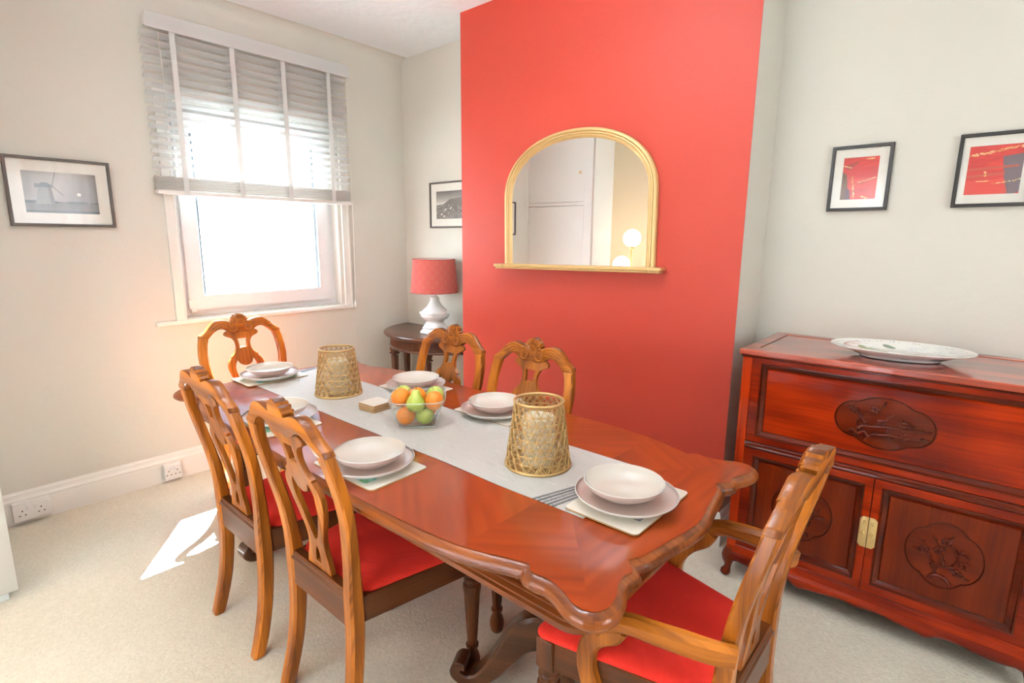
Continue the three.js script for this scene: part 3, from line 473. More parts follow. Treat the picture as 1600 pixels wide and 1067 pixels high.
// a panelled leaf: frame x0..x1, y0..y1, sunk panel p0..p1, q0..q1, with a carved medallion
function carvedLeaf(name, parent, x0, x1, y0, y1, p, q, outline, carving, label) {
  const z = 0.515, d = obj(name, (() => {
    const out = shapeOf([[x0, y0], [x1, y0], [x1, y1], [x0, y1]]); const e = 0.022;
    out.holes.push(pathOf([[p[0] - e, q[0] - e], [p[0] - e, q[1] + e], [p[1] + e, q[1] + e], [p[1] + e, q[0] - e]]));
    return [boxUV(extrude(out, 0.022, 0.0015).translate(0, 0, z - 0.022), 'x', 5)];
  })(), M.rose, parent); if (label) d.userData.label = label;
  const rect = (e) => [[p[0] - e, q[0] - e], [p[1] + e, q[0] - e], [p[1] + e, q[1] + e], [p[0] - e, q[1] + e]];
  obj('panel_moulding', boxUV(moulding(rect(0.022), [[0, -0.004], [0, 0.0015], [0.003, 0.002], [0.005, -0.001], [0.007, -0.006], [0.015, -0.011], [0.022, -0.014], [0.022, -0.02]], (x, y, h) => [x, y, z + h], false, 0.3), 'x', 6), M.roseBead, d);
  const cx = (p[0] + p[1]) / 2 + outline.dx, cy = outline.y, ov = outline.pts.map(([x, y]) => [x + cx, y + cy]);
  const s = shapeOf(rect(-0.0045)); s.holes.push(pathOf([...ov].reverse()));
  const pan = obj('panel', [boxUV(extrude(s, 0.008).translate(0, 0, z - 0.016), outline.grain, 8), boxUV(moulding(rect(0), [[0, -0.014], [0.0045, -0.008]], (x, y, h) => [x, y, z + h], false, 0.3), outline.grain, 8)], outline.mat, d);
  obj('medallion', [boxUV(extrude(shapeOf(ov), 0.003).translate(0, 0, z - 0.016), 'x', 9)], M.roseDark, pan);
  obj('medallion_rim', moulding(ov, [[0.003, -0.0125], [0.0022, -0.009], [0, -0.007], [-0.0022, -0.0078], [-0.003, -0.0082]], (x, y, h) => [x, y, z + h], false, 0.8), M.roseBead, pan);
  obj('blossom_carving', carving.map((g) => g.clone().scale(1, 1, 1.5).translate(cx, cy, z - 0.0125)), M.roseBead, pan);
  return d;
}
{
  const t = thing('carved_cabinet', 'red stained wood cabinet carved with blossom branches and brass lock plate', 'cabinet', [0, 0, 0]);
  const x0 = 2.843, x1 = 3.833, cx = 3.338;
  // top: frame and sunk centre panel
  const tf = shapeOf([[x0 - 0.008, 0.004], [x1 + 0.008, 0.004], [x1 + 0.008, 0.538], [x0 - 0.008, 0.538]].map(([x, z]) => [x, -z]).reverse());
  tf.holes.push(pathOf([[x0 + 0.045, -0.06], [x1 - 0.045, -0.06], [x1 - 0.045, -0.462], [x0 + 0.045, -0.462]]));
  const top = obj('cabinet_top', boxUV(extrude(tf, 0.024, 0.005, 3).rotateX(-Math.PI / 2).translate(0, 0.992, 0), 'x', 11), M.roseTop, t);
  obj('top_panel', boxUV(rbox(x1 - x0 - 0.096, 0.014, 0.396, cx, 1.0065, 0.261, 0.002), 'x', 12), M.roseTop, top);
  obj('cornice_bead', boxUV(moulding([[x0, 0.03], [x0, 0.518], [x1, 0.518], [x1, 0.03]].map(([x, z]) => [x, z]).reverse(), [[0, 0.992], [-0.004, 0.988], [-0.004, 0.984], [0, 0.981]], (x, z, y) => [x, y, z], true, 0.3), 'x', 13), M.roseBead, t);
  for (const x of [x0 + 0.0185, x1 - 0.0185]) for (const z of [0.4965, 0.03]) obj('corner_post', boxUV(rbox(0.037, 0.88, 0.037, x, 0.549, z, 0.002), 'y', x * 100), M.rose, t);
  for (const x of [x0 + 0.006, x1 - 0.006]) obj('side_panel', boxUV(box(0.008, 0.87, 0.46, x, 0.552, 0.262), 'y', 14), M.rose, t);
  obj('back_panel', boxUV(box(x1 - x0 - 0.03, 0.87, 0.01, cx, 0.552, 0.02), 'x', 15), M.rose, t);
  obj('inner_carcass', box(x1 - x0 - 0.07, 0.86, 0.44, cx, 0.55, 0.262), M.dark, t);
  const fx0 = x0 + 0.0375, fx1 = x1 - 0.0375;
  // drop front
  const twigs = [
    ...twig([[-0.115, 0.045], [-0.09, 0.035], [-0.06, 0.0], [-0.05, -0.018], [0.0, -0.012], [0.04, -0.008], [0.09, -0.008], [0.135, 0.0]], 0.0026),
    ...twig([[-0.05, -0.018], [-0.072, -0.028], [-0.078, -0.05]], 0.0045), ...twig([[-0.07, -0.028], [-0.08, -0.012], [-0.07, 0.008], [-0.055, 0.024], [-0.035, 0.036], [-0.012, 0.052], [0.0, 0.078]], 0.0022),
    ...twig([[-0.05, -0.07], [-0.036, -0.052], [0.0, -0.042], [0.04, -0.038], [0.09, -0.038], [0.13, -0.03]], 0.0032), ...twig([[0.02, -0.042], [0.045, -0.058], [0.075, -0.072]], 0.0022), ...twig([[0.0, 0.0], [0.01, 0.02], [0.025, 0.036]], 0.0022),
    ...blossom(-0.092, 0.036, 0.013), ...blossom(-0.03, 0.045, 0.014), ...blossom(-0.005, 0.0, 0.014), ...blossom(0.065, -0.036, 0.014), ...blossom(0.02, -0.03, 0.01), ...blossom(-0.075, -0.055, 0.011), ...bird(0.062, 0.014, 0.02),
    tube([[-0.105, -0.055, 0], [-0.09, -0.042, 0.002], [-0.07, -0.05, 0.002], [-0.055, -0.04, 0.002], [-0.04, -0.062, 0]], 0.006, 20, 7)];
  carvedLeaf('drop_front', t, fx0, fx1, 0.630, 0.984, [fx0 + 0.057, fx1 - 0.057], [0.677, 0.939], { dx: 0, y: 0.806, pts: lobed([[0, 0, 0.112, 0.095], [-0.088, 0.0, 0.062, 0.066], [0.088, 0.0, 0.062, 0.066]]), grain: 'x', mat: M.rose }, twigs);
  obj('waist_bead', boxUV(loft([[0.628, 0.500], [0.628, 0.517], [0.625, 0.5205], [0.620, 0.521], [0.614, 0.519], [0.608, 0.521], [0.604, 0.519], [0.603, 0.500]].map(([y, z]) => [[fx0, y, z], [fx1, y, z]]), { closed: false, caps: false, crease: 0.3 }), 'x', 16), M.roseBead, t);
  const mk = (m) => [
    ...twig([[m * -0.085, 0.0], [m * -0.06, -0.008], [m * -0.045, -0.005], [m * -0.03, -0.03], [m * -0.026, -0.048], [m * -0.012, -0.066]], 0.003), ...twig([[m * -0.045, -0.004], [m * -0.056, 0.02], [m * -0.066, 0.042]], 0.002),
    ...twig([[m * -0.012, -0.036], [m * 0.015, -0.038], [m * 0.03, -0.03], [m * 0.038, 0.0], [m * 0.026, 0.03], [m * 0.016, 0.042]], 0.003), ...twig([[m * 0.015, -0.038], [m * 0.04, -0.055], [m * 0.074, -0.062]], 0.0024),
    ...twig([[m * 0.004, -0.036], [m * 0.0, -0.01], [m * -0.01, 0.01], [m * -0.022, 0.04], [m * -0.034, 0.06]], 0.0022), ...twig([[m * 0.0, 0.02], [m * 0.004, 0.055], [m * 0.02, 0.076]], 0.0022),
    ...blossom(m * -0.052, 0.006, 0.013), ...blossom(m * -0.016, 0.014, 0.013), ...blossom(m * 0.004, 0.05, 0.014), ...blossom(m * 0.058, -0.016, 0.014), ...blossom(m * 0.042, -0.05, 0.013), ...blossom(m * -0.02, -0.045, 0.012), ...bird(m * 0.048, 0.028, 0.016),
    tube([[m * -0.03, -0.098, 0], [m * -0.02, -0.08, 0.002], [m * 0.0, -0.076, 0.002], [m * 0.018, -0.085, 0.002], [m * 0.028, -0.1, 0]], 0.006, 20, 7)];
  const circ = lobed([[0, 0, 0.082, 0.121], [-0.046, 0.0, 0.062, 0.088], [0.046, 0.0, 0.062, 0.088]]);
  const dl = carvedLeaf('door', t, fx0, cx - 0.001, 0.157, 0.600, [fx0 + 0.057, cx - 0.049], [0.209, 0.549], { dx: 0, y: 0.385, pts: circ, grain: 'y', mat: M.roseDark }, mk(-1));
  const dr = carvedLeaf('door', t, cx + 0.001, fx1, 0.157, 0.600, [cx + 0.049, fx1 - 0.057], [0.209, 0.549], { dx: -0.004, y: 0.382, pts: circ, grain: 'y', mat: M.roseDark }, mk(1));
  for (const [d, s] of [[dl, -1], [dr, 1]]) {
    const pl = spline2([[0.0008, -0.06], [0.018, -0.06], [0.0275, -0.05], [0.0275, 0.05], [0.018, 0.06], [0.0008, 0.06]], 1);
    const g = extrude(shapeOf(pl), 0.003, 0.0008).scale(s, 1, 1); const m = obj('lock_plate', toCreasedNormals(g.translate(cx, 0.389, 0.515), 0.5), M.brass, d);
    obj('knuckle', [rbox(0.008, 0.014, 0.008, cx + s * 0.0125, 0.426, 0.521, 0.003), new THREE.SphereGeometry(0.0055, 14, 10).translate(cx + s * 0.0125, 0.386, 0.521), ...[0, 1, 2, 3].map((k) => new THREE.TorusGeometry(0.0045, 0.0011, 5, 12).translate(cx + s * 0.0135 + (k % 2 ? 0.0045 : -0.0045), 0.365 - (k >> 1) * 0.011, 0.518))], M.brass, m);
  }
  // base: rail, rounded apron with cusps, feet
  obj('base_rail', boxUV(loft([[0.155, 0.45], [0.155, 0.512], [0.152, 0.515], [0.148, 0.512], [0.142, 0.516], [0.124, 0.519], [0.118, 0.519], [0.118, 0.45]].map(([y, z]) => [[fx0 - 0.03, y, z], [fx1 + 0.03, y, z]]), { closed: false, caps: false, crease: 0.3 }), 'x', 17), M.rose, t);
  const ap = []; const W = x1 - x0;
  for (let i = 0; i <= 80; i++) { const u = i / 80, d = Math.abs(u - 0.5) * 2; // lower edge: cusps at the quarter points, rising at the ends
    let y = 0.078; y -= 0.012 * Math.exp(-(((d - 0.42) / 0.05) ** 2)); y += 0.006 * Math.sin(d * 14); y += d > 0.9 ? -(d - 0.9) * 0.25 : 0; ap.push([x0 + u * W, y]); }
  obj('apron', boxUV(loft([0, 1, 2, 3, 4, 5, 6, 7].map((k) => ap.map(([x, y]) => { const yy = lerp(0.119, y, [0, 0.06, 0.2, 0.45, 0.75, 0.95, 1, 1][k]), z = 0.515 + [0.002, 0.0075, 0.011, 0.012, 0.009, 0.004, 0.001, -0.03][k]; return [x, yy, z]; })), { closed: false, caps: false, crease: 0.6 }), 'x', 18), M.rose, t);
  for (const x of [x0, x1 - 0.012]) obj('side_apron', boxUV(rbox(0.012, 0.05, 0.44, x + 0.006, 0.098, 0.27, 0.004), 'z', 19), M.rose, t);
  for (const [x, s] of [[x0 + 0.012, -1], [x1 - 0.012, 1]]) for (const [z, k] of [[0.508, 1], [0.03, -1]]) {
    const R = (y, r, o) => { const c = []; for (let i = 0; i < 20; i++) { const a = i / 20 * Math.PI * 2; c.push([x + s * o + r * Math.cos(a), y, z + k * o * 0.8 + r * Math.sin(a)]); } return c; };
    obj('foot', boxUV(loft([R(0.13, 0.016, 0), R(0.115, 0.022, 0.002), R(0.095, 0.026, 0.003), R(0.07, 0.023, 0.002), R(0.05, 0.015, 0), R(0.035, 0.0135, 0.001), R(0.022, 0.02, 0.006), R(0.01, 0.021, 0.007), R(0.002, 0.015, 0.006), R(0, 0.012, 0.006)], { crease: 1 }), 'y', 20), M.roseDark, t);
  }
}
// ------------------------------------------------------------------ painted oval platter on the cabinet
{
  const t = thing('oval_platter', 'large white oval platter painted with green leaves and shells on the cabinet', 'platter', [3.338, 1.0165, 0.305], 0.16);
  const a = 0.225, b = 0.155, N = 96, edge = (th) => { const c = Math.cos(th), s = Math.sin(th), k = 1 - 0.018 * Math.abs(Math.sin(th * 4)); return [a * Math.sign(c) * Math.pow(Math.abs(c), 0.86) * k, b * Math.sign(s) * Math.pow(Math.abs(s), 0.86) * k]; };
  const ring = (f, y) => { const o = []; for (let i = 0; i < N; i++) { const [x, z] = edge(i / N * Math.PI * 2); o.push([x * f, y, z * f]); } return o; };
  const uvTop = (g) => { const p = g.attributes.position, uv = new Float32Array(p.count * 2); for (let i = 0; i < p.count; i++) { uv[i * 2] = p.getX(i) / (2 * a) + 0.5; uv[i * 2 + 1] = 0.5 - p.getZ(i) / (2 * b); } g.setAttribute('uv', new THREE.BufferAttribute(uv, 2)); return g; };
  const art = canvasTex(900, 620, (c, w, h) => {
    c.fillStyle = '#eeeae2'; c.fillRect(0, 0, w, h); const r = rand(77), P = (x, y) => [x * w, y * h];
    const leaf = (x, y, rx, ry, rot, f) => { c.fillStyle = f; c.save(); c.translate(x * w, y * h); c.rotate(rot); c.beginPath(); c.ellipse(0, 0, rx * w, ry * h, 0, 0, 7); c.fill(); c.strokeStyle = 'rgba(80,95,50,.35)'; c.lineWidth = 2; for (let k = -4; k <= 4; k++) { c.beginPath(); c.moveTo(k * rx * w / 5, -ry * h * 0.8); c.lineTo(k * rx * w / 5 + 8, ry * h * 0.8); c.stroke(); } c.restore(); };
    leaf(0.30, 0.34, 0.07, 0.07, 0.15, '#9fae78'); leaf(0.24, 0.28, 0.03, 0.05, 0.9, '#a8b483'); leaf(0.25, 0.47, 0.025, 0.035, -0.6, '#a3b07c'); leaf(0.39, 0.44, 0.045, 0.03, 0.6, '#a9b686'); leaf(0.24, 0.36, 0.022, 0.03, 0, '#8b9a64');
    leaf(0.62, 0.5, 0.1, 0.07, -0.1, '#b3bc92'); leaf(0.48, 0.54, 0.05, 0.02, 0.1, '#a9b486'); leaf(0.38, 0.74, 0.12, 0.035, 0.12, '#adb88c'); leaf(0.52, 0.82, 0.035, 0.03, 0, '#b5be98'); leaf(0.44, 0.16, 0.05, 0.03, 0.3, '#8fa08c'); leaf(0.75, 0.78, 0.1, 0.035, -0.05, '#9fb3a8');
    c.strokeStyle = '#c58f86'; c.lineWidth = 2.5; for (let i = 0; i < 26; i++) { c.beginPath(); const x = 0.1 + r() * 0.1, y = 0.2 + r() * 0.35; c.moveTo(0.1 * w, 0.42 * h); c.quadraticCurveTo(x * w, y * h - 20, (x + 0.09) * w, (y - 0.06) * h); c.stroke(); }
    c.strokeStyle = '#9fb0c4'; c.lineWidth = 2; for (let i = 0; i < 90; i++) { const x = 0.5 + r() * 0.42, y = 0.12 + r() * 0.4; c.beginPath(); c.moveTo(x * w, y * h); c.quadraticCurveTo((x + 0.02) * w, (y + 0.05) * h, (x + 0.05) * w, (y + 0.03) * h); c.stroke(); }
    c.fillStyle = '#b9d2dc'; for (const [x, y] of [[0.12, 0.7], [0.17, 0.8], [0.09, 0.6]]) { c.beginPath(); c.ellipse(x * w, y * h, 34, 22, 0.5, 0, 7); c.fill(); }
    c.strokeStyle = '#6f8fa3'; c.lineWidth = 4; c.beginPath(); c.moveTo(0.78 * w, 0.66 * h); c.lineTo(0.97 * w, 0.5 * h); c.stroke(); c.beginPath(); c.moveTo(0.72 * w, 0.75 * h); c.lineTo(0.95 * w, 0.62 * h); c.stroke();
    for (let i = 0; i < 40; i++) { c.fillStyle = ['#7d93a5', '#b98178', '#8f9f6a'][i % 3]; c.beginPath(); const th = r() * 6.3; c.ellipse((0.5 + 0.46 * Math.cos(th)) * w, (0.5 + 0.46 * Math.sin(th)) * h, 7, 3, th, 0, 7); c.fill(); }
  });
  obj('dish', uvTop(loft([ring(0.01, 0.014), ring(0.45, 0.0135), ring(0.62, 0.015), ring(0.7, 0.019), ring(0.78, 0.027), ring(0.9, 0.034), ring(0.985, 0.0385), ring(1, 0.0395), ring(1.004, 0.038), ring(0.99, 0.0355), ring(0.78, 0.022), ring(0.66, 0.011)], { caps: false, crease: 0.9 })), phys({ map: art, roughness: 0.2, clearcoat: 0.6, clearcoatRoughness: 0.08 }), t);
  obj('foot_ring', loft([ring(0.60, 0.011), ring(0.56, 0.0), ring(0.52, 0.0), ring(0.50, 0.0115), ring(0.01, 0.0115)], { caps: false, crease: 0.6 }), M.white, t);
}
// ------------------------------------------------------------------ dining table
const TY = 0.756, TC = [1.964, 1.53];
{
  const t = thing('dining_table', 'large polished red brown dining table with a wavy moulded edge on scrolled legs', 'table', [TC[0], 0, TC[1]]);
  const q1 = spline2([[0, 0.505], [0.3, 0.504], [0.53, 0.500], [0.66, 0.492], [0.75, 0.480], [0.82, 0.460], [0.87, 0.441], [0.905, 0.430]], 8);
  const q2 = spline2([[0.905, 0.430], [0.918, 0.442], [0.94, 0.447], [0.975, 0.443], [1.012, 0.454], [1.045, 0.469], [1.075, 0.473], [1.105, 0.463], [1.124, 0.438], [1.129, 0.405], [1.122, 0.37], [1.108, 0.338], [1.103, 0.31], [1.108, 0.29], [1.105, 0.272], [1.085, 0.25]], 6);
  const q3 = spline2([[1.085, 0.25], [1.097, 0.225], [1.105, 0.18], [1.116, 0.11], [1.127, 0.05], [1.131, 0.0]], 6);
  const quarter = [...q1, ...q2.slice(1), ...q3.slice(1)].map(([x, y]) => [x * 1.0105, y]); // from mid side to mid end, v > 0
  const half = [...quarter.map(([x, y]) => [x, -y]), ...[...quarter].reverse().slice(1)]; // open, anticlockwise
  half[0][0] = half[half.length - 1][0] = 0.0007;
  const prof = [[0.036, TY], [0.0335, TY - 0.0022], [0.031, TY - 0.0002], [0.024, TY - 0.0005], [0.014, TY - 0.0035], [0.006, TY - 0.009], [0.0012, TY - 0.0165], [0, TY - 0.023], [0.002, TY - 0.029], [0.007, TY - 0.0335], [0.011, TY - 0.035], [0.013, TY - 0.039], [0.02, TY - 0.042], [0.034, TY - 0.043]];
  let inn = offset2(half, 0.020, true); inn[0][0] = inn[inn.length - 1][0] = 0.0007;
  inn = inn.filter((p) => { let m = 9; for (let i = 0; i + 1 < half.length; i++) { const [a, b] = half[i], [c, d] = half[i + 1], l = (c - a) ** 2 + (d - b) ** 2 || 1, t = clamp(((p[0] - a) * (c - a) + (p[1] - b) * (d - b)) / l); m = Math.min(m, Math.hypot(p[0] - a - t * (c - a), p[1] - b - t * (d - b))); } return m > 0.0192; });
  const topMap = dataTex(1400, 640, (u, v) => { // quartered veneer: four fields of grain at an angle, mirrored about both axes, with a straight-grained band at each end
    const x = (u - 0.5) * 2.3, y = (v - 0.5) * 1.05, ax = Math.abs(x), ay = Math.abs(y), endBand = ax - 0.72 > ay * 0.85;
    const k = Math.floor(ax / 0.38), s = (k % 2 ? 1 : -1); const gx = endBand ? y : ax * 0.8 + ay * 0.6 * s, gy = endBand ? ax : -ax * 0.6 * s + ay * 0.8;
    const n = pnoise(gx * 0.4, gy * 0.4 + 0.013 * pnoise(u, v, 9, 9, 61), 3, 16, 62), m = pnoise(gx * 0.5, gy * 0.5, 10, 130, 63), f = pnoise(u, v, 9, 5, 64);
    const tone = 0.45 + 0.35 * (n - 0.5) + 0.30 * (m - 0.5) + 0.45 * (f - 0.5) + (endBand ? -0.10 : (k % 2 ? 0.10 : -0.02));
    return mix3([0.45, 0.145, 0.025], [0.70, 0.29, 0.075], clamp(tone));
  });
  topMap.wrapS = topMap.wrapT = THREE.ClampToEdgeWrapping;
  const mTop = phys({ map: topMap, roughness: 0.36, specularIntensity: 0.2, clearcoat: 0.8, clearcoatRoughness: 0.08 });
  for (const s of [1, -1]) {
    const leaf = new THREE.ShapeGeometry(shapeOf(inn)); const p = leaf.attributes.position, uv = leaf.attributes.uv;
    const leafGeo = leaf.rotateX(Math.PI / 2).translate(0, TY + 0.0003, 0); // shape y becomes z
    if (s < 0) leafGeo.rotateY(Math.PI);
    for (let i = 0; i < p.count; i++) uv.setXY(i, p.getX(i) / 2.3 + 0.5, p.getZ(i) / 1.05 + 0.5);
    { const n = leafGeo.attributes.normal; for (let i = 0; i < n.count; i++) n.setXYZ(i, 0, 1, 0); const ix = leafGeo.index; for (let i = 0; i < ix.count; i += 3) { const a = ix.getX(i); ix.setX(i, ix.getX(i + 1)); ix.setX(i + 1, a); } }
    const L = obj('table_leaf', leafGeo, mTop, t);
    const place = s > 0 ? (x, z, y) => [x, y, z] : (x, z, y) => [-x, y, -z];
    obj('edge_moulding', boxUV(moulding(half, prof, place, true, 0.6), 'x', 30 + s), M.mahogany, L);
    const core = new THREE.ShapeGeometry(shapeOf(offset2(half, 0.009, true))).rotateX(Math.PI / 2).translate(0, TY - 0.014, 0); if (s < 0) core.rotateY(Math.PI); obj('core_board', boxUV(core, 'x', 39), M.mahogany, L);
    const under = new THREE.ShapeGeometry(shapeOf(offset2(half, 0.03, true))).rotateX(Math.PI / 2).translate(0, TY - 0.0425, 0); if (s < 0) under.rotateY(Math.PI);
    obj('underside', boxUV(under, 'x', 33), M.mahogany, L);
  }
  // apron: rounded rectangle with a bottom moulding and fluted panels near the corners
  const rr = (a, b, r, n = 6) => { const o = []; for (const [sx, sy, a0] of [[1, 1, 0], [-1, 1, 90], [-1, -1, 180], [1, -1, 270]]) for (let i = 0; i <= n; i++) { const q = (a0 + i / n * 90) / 180 * Math.PI; o.push([sx * (a - r) + r * Math.cos(q), sy * (b - r) + r * Math.sin(q)]); } return o; };
  const pl = (x, z, y) => [x, y, z], A = rr(1.048, 0.388, 0.05);
  obj('apron', boxUV(moulding(A, [[0.0, TY - 0.042], [0.0, TY - 0.046], [0.012, TY - 0.05], [0.014, 0.665], [0.02, 0.66], [0.02, 0.64], [0.03, 0.64]], pl, false, 0.4), 'x', 34), M.mahogany, t);
  obj('apron_moulding', boxUV(moulding(A, [[0.016, 0.673], [0.004, 0.672], [0.0, 0.669], [0.0005, 0.666], [0.004, 0.664], [-0.003, 0.661], [-0.0075, 0.657], [-0.0075, 0.653], [-0.005, 0.651], [-0.013, 0.648], [-0.014, 0.637], [-0.011, 0.632], [0.03, 0.632]], pl, false, 0.4), 'x', 35), M.mahogany, t);
  for (const sz of [1, -1]) for (const sx of [1, -1]) {
    const g = []; for (let i = 0; i < 26; i++) g.push(new THREE.CapsuleGeometry(0.0045, 0.028, 3, 8).translate(sx * (0.68 + i * 0.0128), 0.692, sz * (0.388 - 0.013)));
    obj('fluted_panel', g, M.mahogany, t).userData.kind = 'stuff';
    const h = []; for (let i = 0; i < 16; i++) h.push(new THREE.CapsuleGeometry(0.0045, 0.028, 3, 8).translate(sx * (1.048 - 0.013), 0.692, sz * (0.14 + i * 0.0128)));
    obj('fluted_panel', h, M.mahogany, t).userData.kind = 'stuff';
  }
  // two pedestals on three scrolled legs each
  for (const [px, angs] of [[0.756, [151, 31, 271]], [-0.734, [331, 211, 91]]]) {
    const ped = obj('pedestal', boxUV(lathe([[0, 0.64], [0.12, 0.64], [0.12, 0.625], [0.07, 0.612], [0.05, 0.59], [0.062, 0.56], [0.08, 0.52], [0.085, 0.47], [0.07, 0.41], [0.05, 0.37], [0.06, 0.355], [0.085, 0.345], [0.09, 0.33], [0.085, 0.2], [0.09, 0.15], [0.07, 0.125], [0.04, 0.1], [0, 0.095]], 32).translate(px, 0, 0), 'y', 36), M.darkwood, t);
    for (const d of angs) {
      const a = -d / 180 * Math.PI, P = [[0.05, 0.235, 0.15], [0.10, 0.245, 0.12], [0.15, 0.215, 0.095], [0.20, 0.145, 0.075], [0.245, 0.085, 0.058], [0.29, 0.045, 0.046], [0.335, 0.04, 0.04], [0.363, 0.062, 0.036], [0.352, 0.088, 0.03], [0.33, 0.088, 0.024]];
      const g = bar(P.map(([r, y, w]) => [r, y, 0, 0.072, w]), [0, 0, 1], 44, 0.14).rotateY(-a * -1).translate(px, 0, 0);
      const leg = obj('scroll_leg', boxUV(g, 'x', 37 + d), M.darkwood, t);
      obj('glider', new THREE.CylinderGeometry(0.014, 0.014, 0.018, 16).translate(0.31, 0.009, 0).rotateY(a).translate(px, 0, 0), M.brass, leg);
    }
  }
}
// ------------------------------------------------------------------ chairs
const lean = (y) => { const P = [[0, 0.055], [0.1, 0.028], [0.2, 0.010], [0.34, -0.001], [0.46, 0], [0.56, 0.006], [0.66, 0.02], [0.76, 0.041], [0.86, 0.065], [0.95, 0.084], [1.05, 0.102]]; for (let i = 1; i < P.length; i++) if (y <= P[i][0]) { const t = (y - P[i - 1][0]) / (P[i][0] - P[i - 1][0]); const m = (k) => { const a = P[Math.max(0, k - 1)], b = P[Math.min(P.length - 1, k + 1)]; return (b[1] - a[1]) / (b[0] - a[0]); }; const h = P[i][0] - P[i - 1][0], t2 = t * t, t3 = t2 * t; return (2 * t3 - 3 * t2 + 1) * P[i - 1][1] + (t3 - 2 * t2 + t) * h * m(i - 1) + (-2 * t3 + 3 * t2) * P[i][1] + (t3 - t2) * h * m(i); } return 0.1; };
const bend = (g, off = 0) => toCreasedNormals(warp(g, (v) => { v.z += lean(v.y) + off; }), 0.55);
function densify(pts, step = 0.012) { const o = []; for (let i = 0; i < pts.length; i++) { const a = pts[i], b = pts[(i + 1) % pts.length], n = Math.max(1, Math.round(Math.hypot(b[0] - a[0], b[1] - a[1]) / step)); for (let k = 0; k < n; k++) o.push([lerp(a[0], b[0], k / n), lerp(a[1], b[1], k / n)]); } return o; }
const mirrorX = (right) => [...right, ...[...right].reverse().filter(([x]) => x > 1e-6).map(([x, y]) => [-x, y])]; // right half from bottom centre to top centre, anticlockwise
function makeChair(label, arms) {
  const t = thing('dining_chair', label, 'chair', [0, 0, 0], 0);
  const W = arms ? 1.0 : 1.0, fw = arms ? 0.262 : 0.25, seatBack = -0.02, seatFront = arms ? -0.43 : -0.425;
  // rear posts, foot to shoulder
  const rows = [[0, 0.186, 0.152, 0.034], [0.008, 0.190, 0.150, 0.040], [0.06, 0.190, 0.150, 0.042], [0.16, 0.187, 0.145, 0.042], [0.28, 0.186, 0.142, 0.044], [0.40, 0.187, 0.142, 0.046], [0.47, 0.188, 0.144, 0.044], [0.53, 0.192, 0.150, 0.038], [0.60, 0.202, 0.159, 0.034], [0.67, 0.217, 0.174, 0.032], [0.72, 0.228, 0.186, 0.031], [0.77, 0.234, 0.192, 0.031], [0.82, 0.2335, 0.191, 0.031], [0.87, 0.227, 0.183, 0.031], [0.905, 0.219, 0.172, 0.031]];
  for (const s of [1, -1]) {
    const rings = []; for (let k = 0; k < rows.length - 1; k++) for (let i = 0; i < 3; i++) { const q = i / 3, r = rows[k].map((v, j) => lerp(v, rows[k + 1][j], q)); rings.push(r); } rings.push(rows[rows.length - 1]);
    const g = loft(rings.map(([y, o, n, d]) => rectRing([s * (o + n) / 2 * W, y, lean(y)], [1, 0, 0], [0, 0, -1], o - n, d, 0.16)), { crease: 0.45 });
    obj('rear_post', boxUV(g, 'y', 40 + s), M.oak, t);
  }
  // crest rail with shell and scrolls
  const shell = []; for (let i = 0; i <= 7; i++) { const a0 = i / 8, a1 = (i + 1) / 8; for (const q of [0, 0.5]) { const a = (a0 + (a1 - a0) * q) * Math.PI, r = q ? 0.044 : 0.0405; shell.push([r * Math.cos(a), 0.978 + r * Math.sin(a)]); } }
  const outerR = spline2([[0.219, 0.906], [0.2145, 0.919], [0.2, 0.929], [0.18, 0.944], [0.16, 0.965], [0.14, 0.982], [0.118, 0.991], [0.09, 0.991], [0.065, 0.985], [0.048, 0.979]], 5);
  const innerR = spline2([[0.172, 0.903], [0.158, 0.917], [0.14, 0.932], [0.12, 0.942], [0.1, 0.944], [0.083, 0.938], [0.066, 0.927], [0.048, 0.920], [0.025, 0.9185], [0, 0.924]], 5);
  const cr = [...[...innerR].reverse(), ...outerR, ...shell.slice(0, 8)], full = [...cr, [0, 1.022], ...[...cr].reverse().slice(0, -1).map(([x, y]) => [-x, y])];
  const crest = obj('crest_rail', boxUV(bend(extrude(shapeOf(full), 0.034, 0.003).translate(0, 0, -0.017)), 'x', 44), M.oak, t);
  const ribs = []; for (let k = -4; k <= 4; k++) { const a = k * 0.33; ribs.push(new THREE.SphereGeometry(1, 10, 8).scale(0.0052, 0.026, 0.007).translate(0, 0.026, 0).rotateZ(-a).translate(0, 0.966, -0.017)); }
  obj('shell_carving', bend(merged(ribs)), M.oak, crest);
  for (const s of [1, -1]) {
    const sp = []; for (let i = 0; i <= 40; i++) { const a = i / 40 * Math.PI * 4.2, r = 0.0255 * (1 - i / 46); sp.push([s * (0.044 + r * Math.cos(a + 1.1)), 0.948 + r * Math.sin(a + 1.1), -0.018]); }
    const g = [tube(sp, 0.0034, 90, 6)];
    for (const [k, y0, y1, y2, x2] of [[0, 0.975, 0.985, 0.957, 0.168], [1, 0.967, 0.974, 0.946, 0.16], [2, 0.960, 0.964, 0.940, 0.148], [3, 0.954, 0.955, 0.945, 0.122]]) g.push(tube([[s * 0.062, y0, -0.0175], [s * (0.085 + k * 0.002), lerp(y0, y1, 0.8), -0.0185], [s * (0.115 - k * 0.004), y1 - k * 0.001, -0.0185], [s * (0.142 - k * 0.008), lerp(y1, y2, 0.5), -0.018], [s * x2, y2, -0.0165]], 0.0032, 24, 6));
    obj('scroll_carving', bend(merged(g)), M.oak, crest);
  }
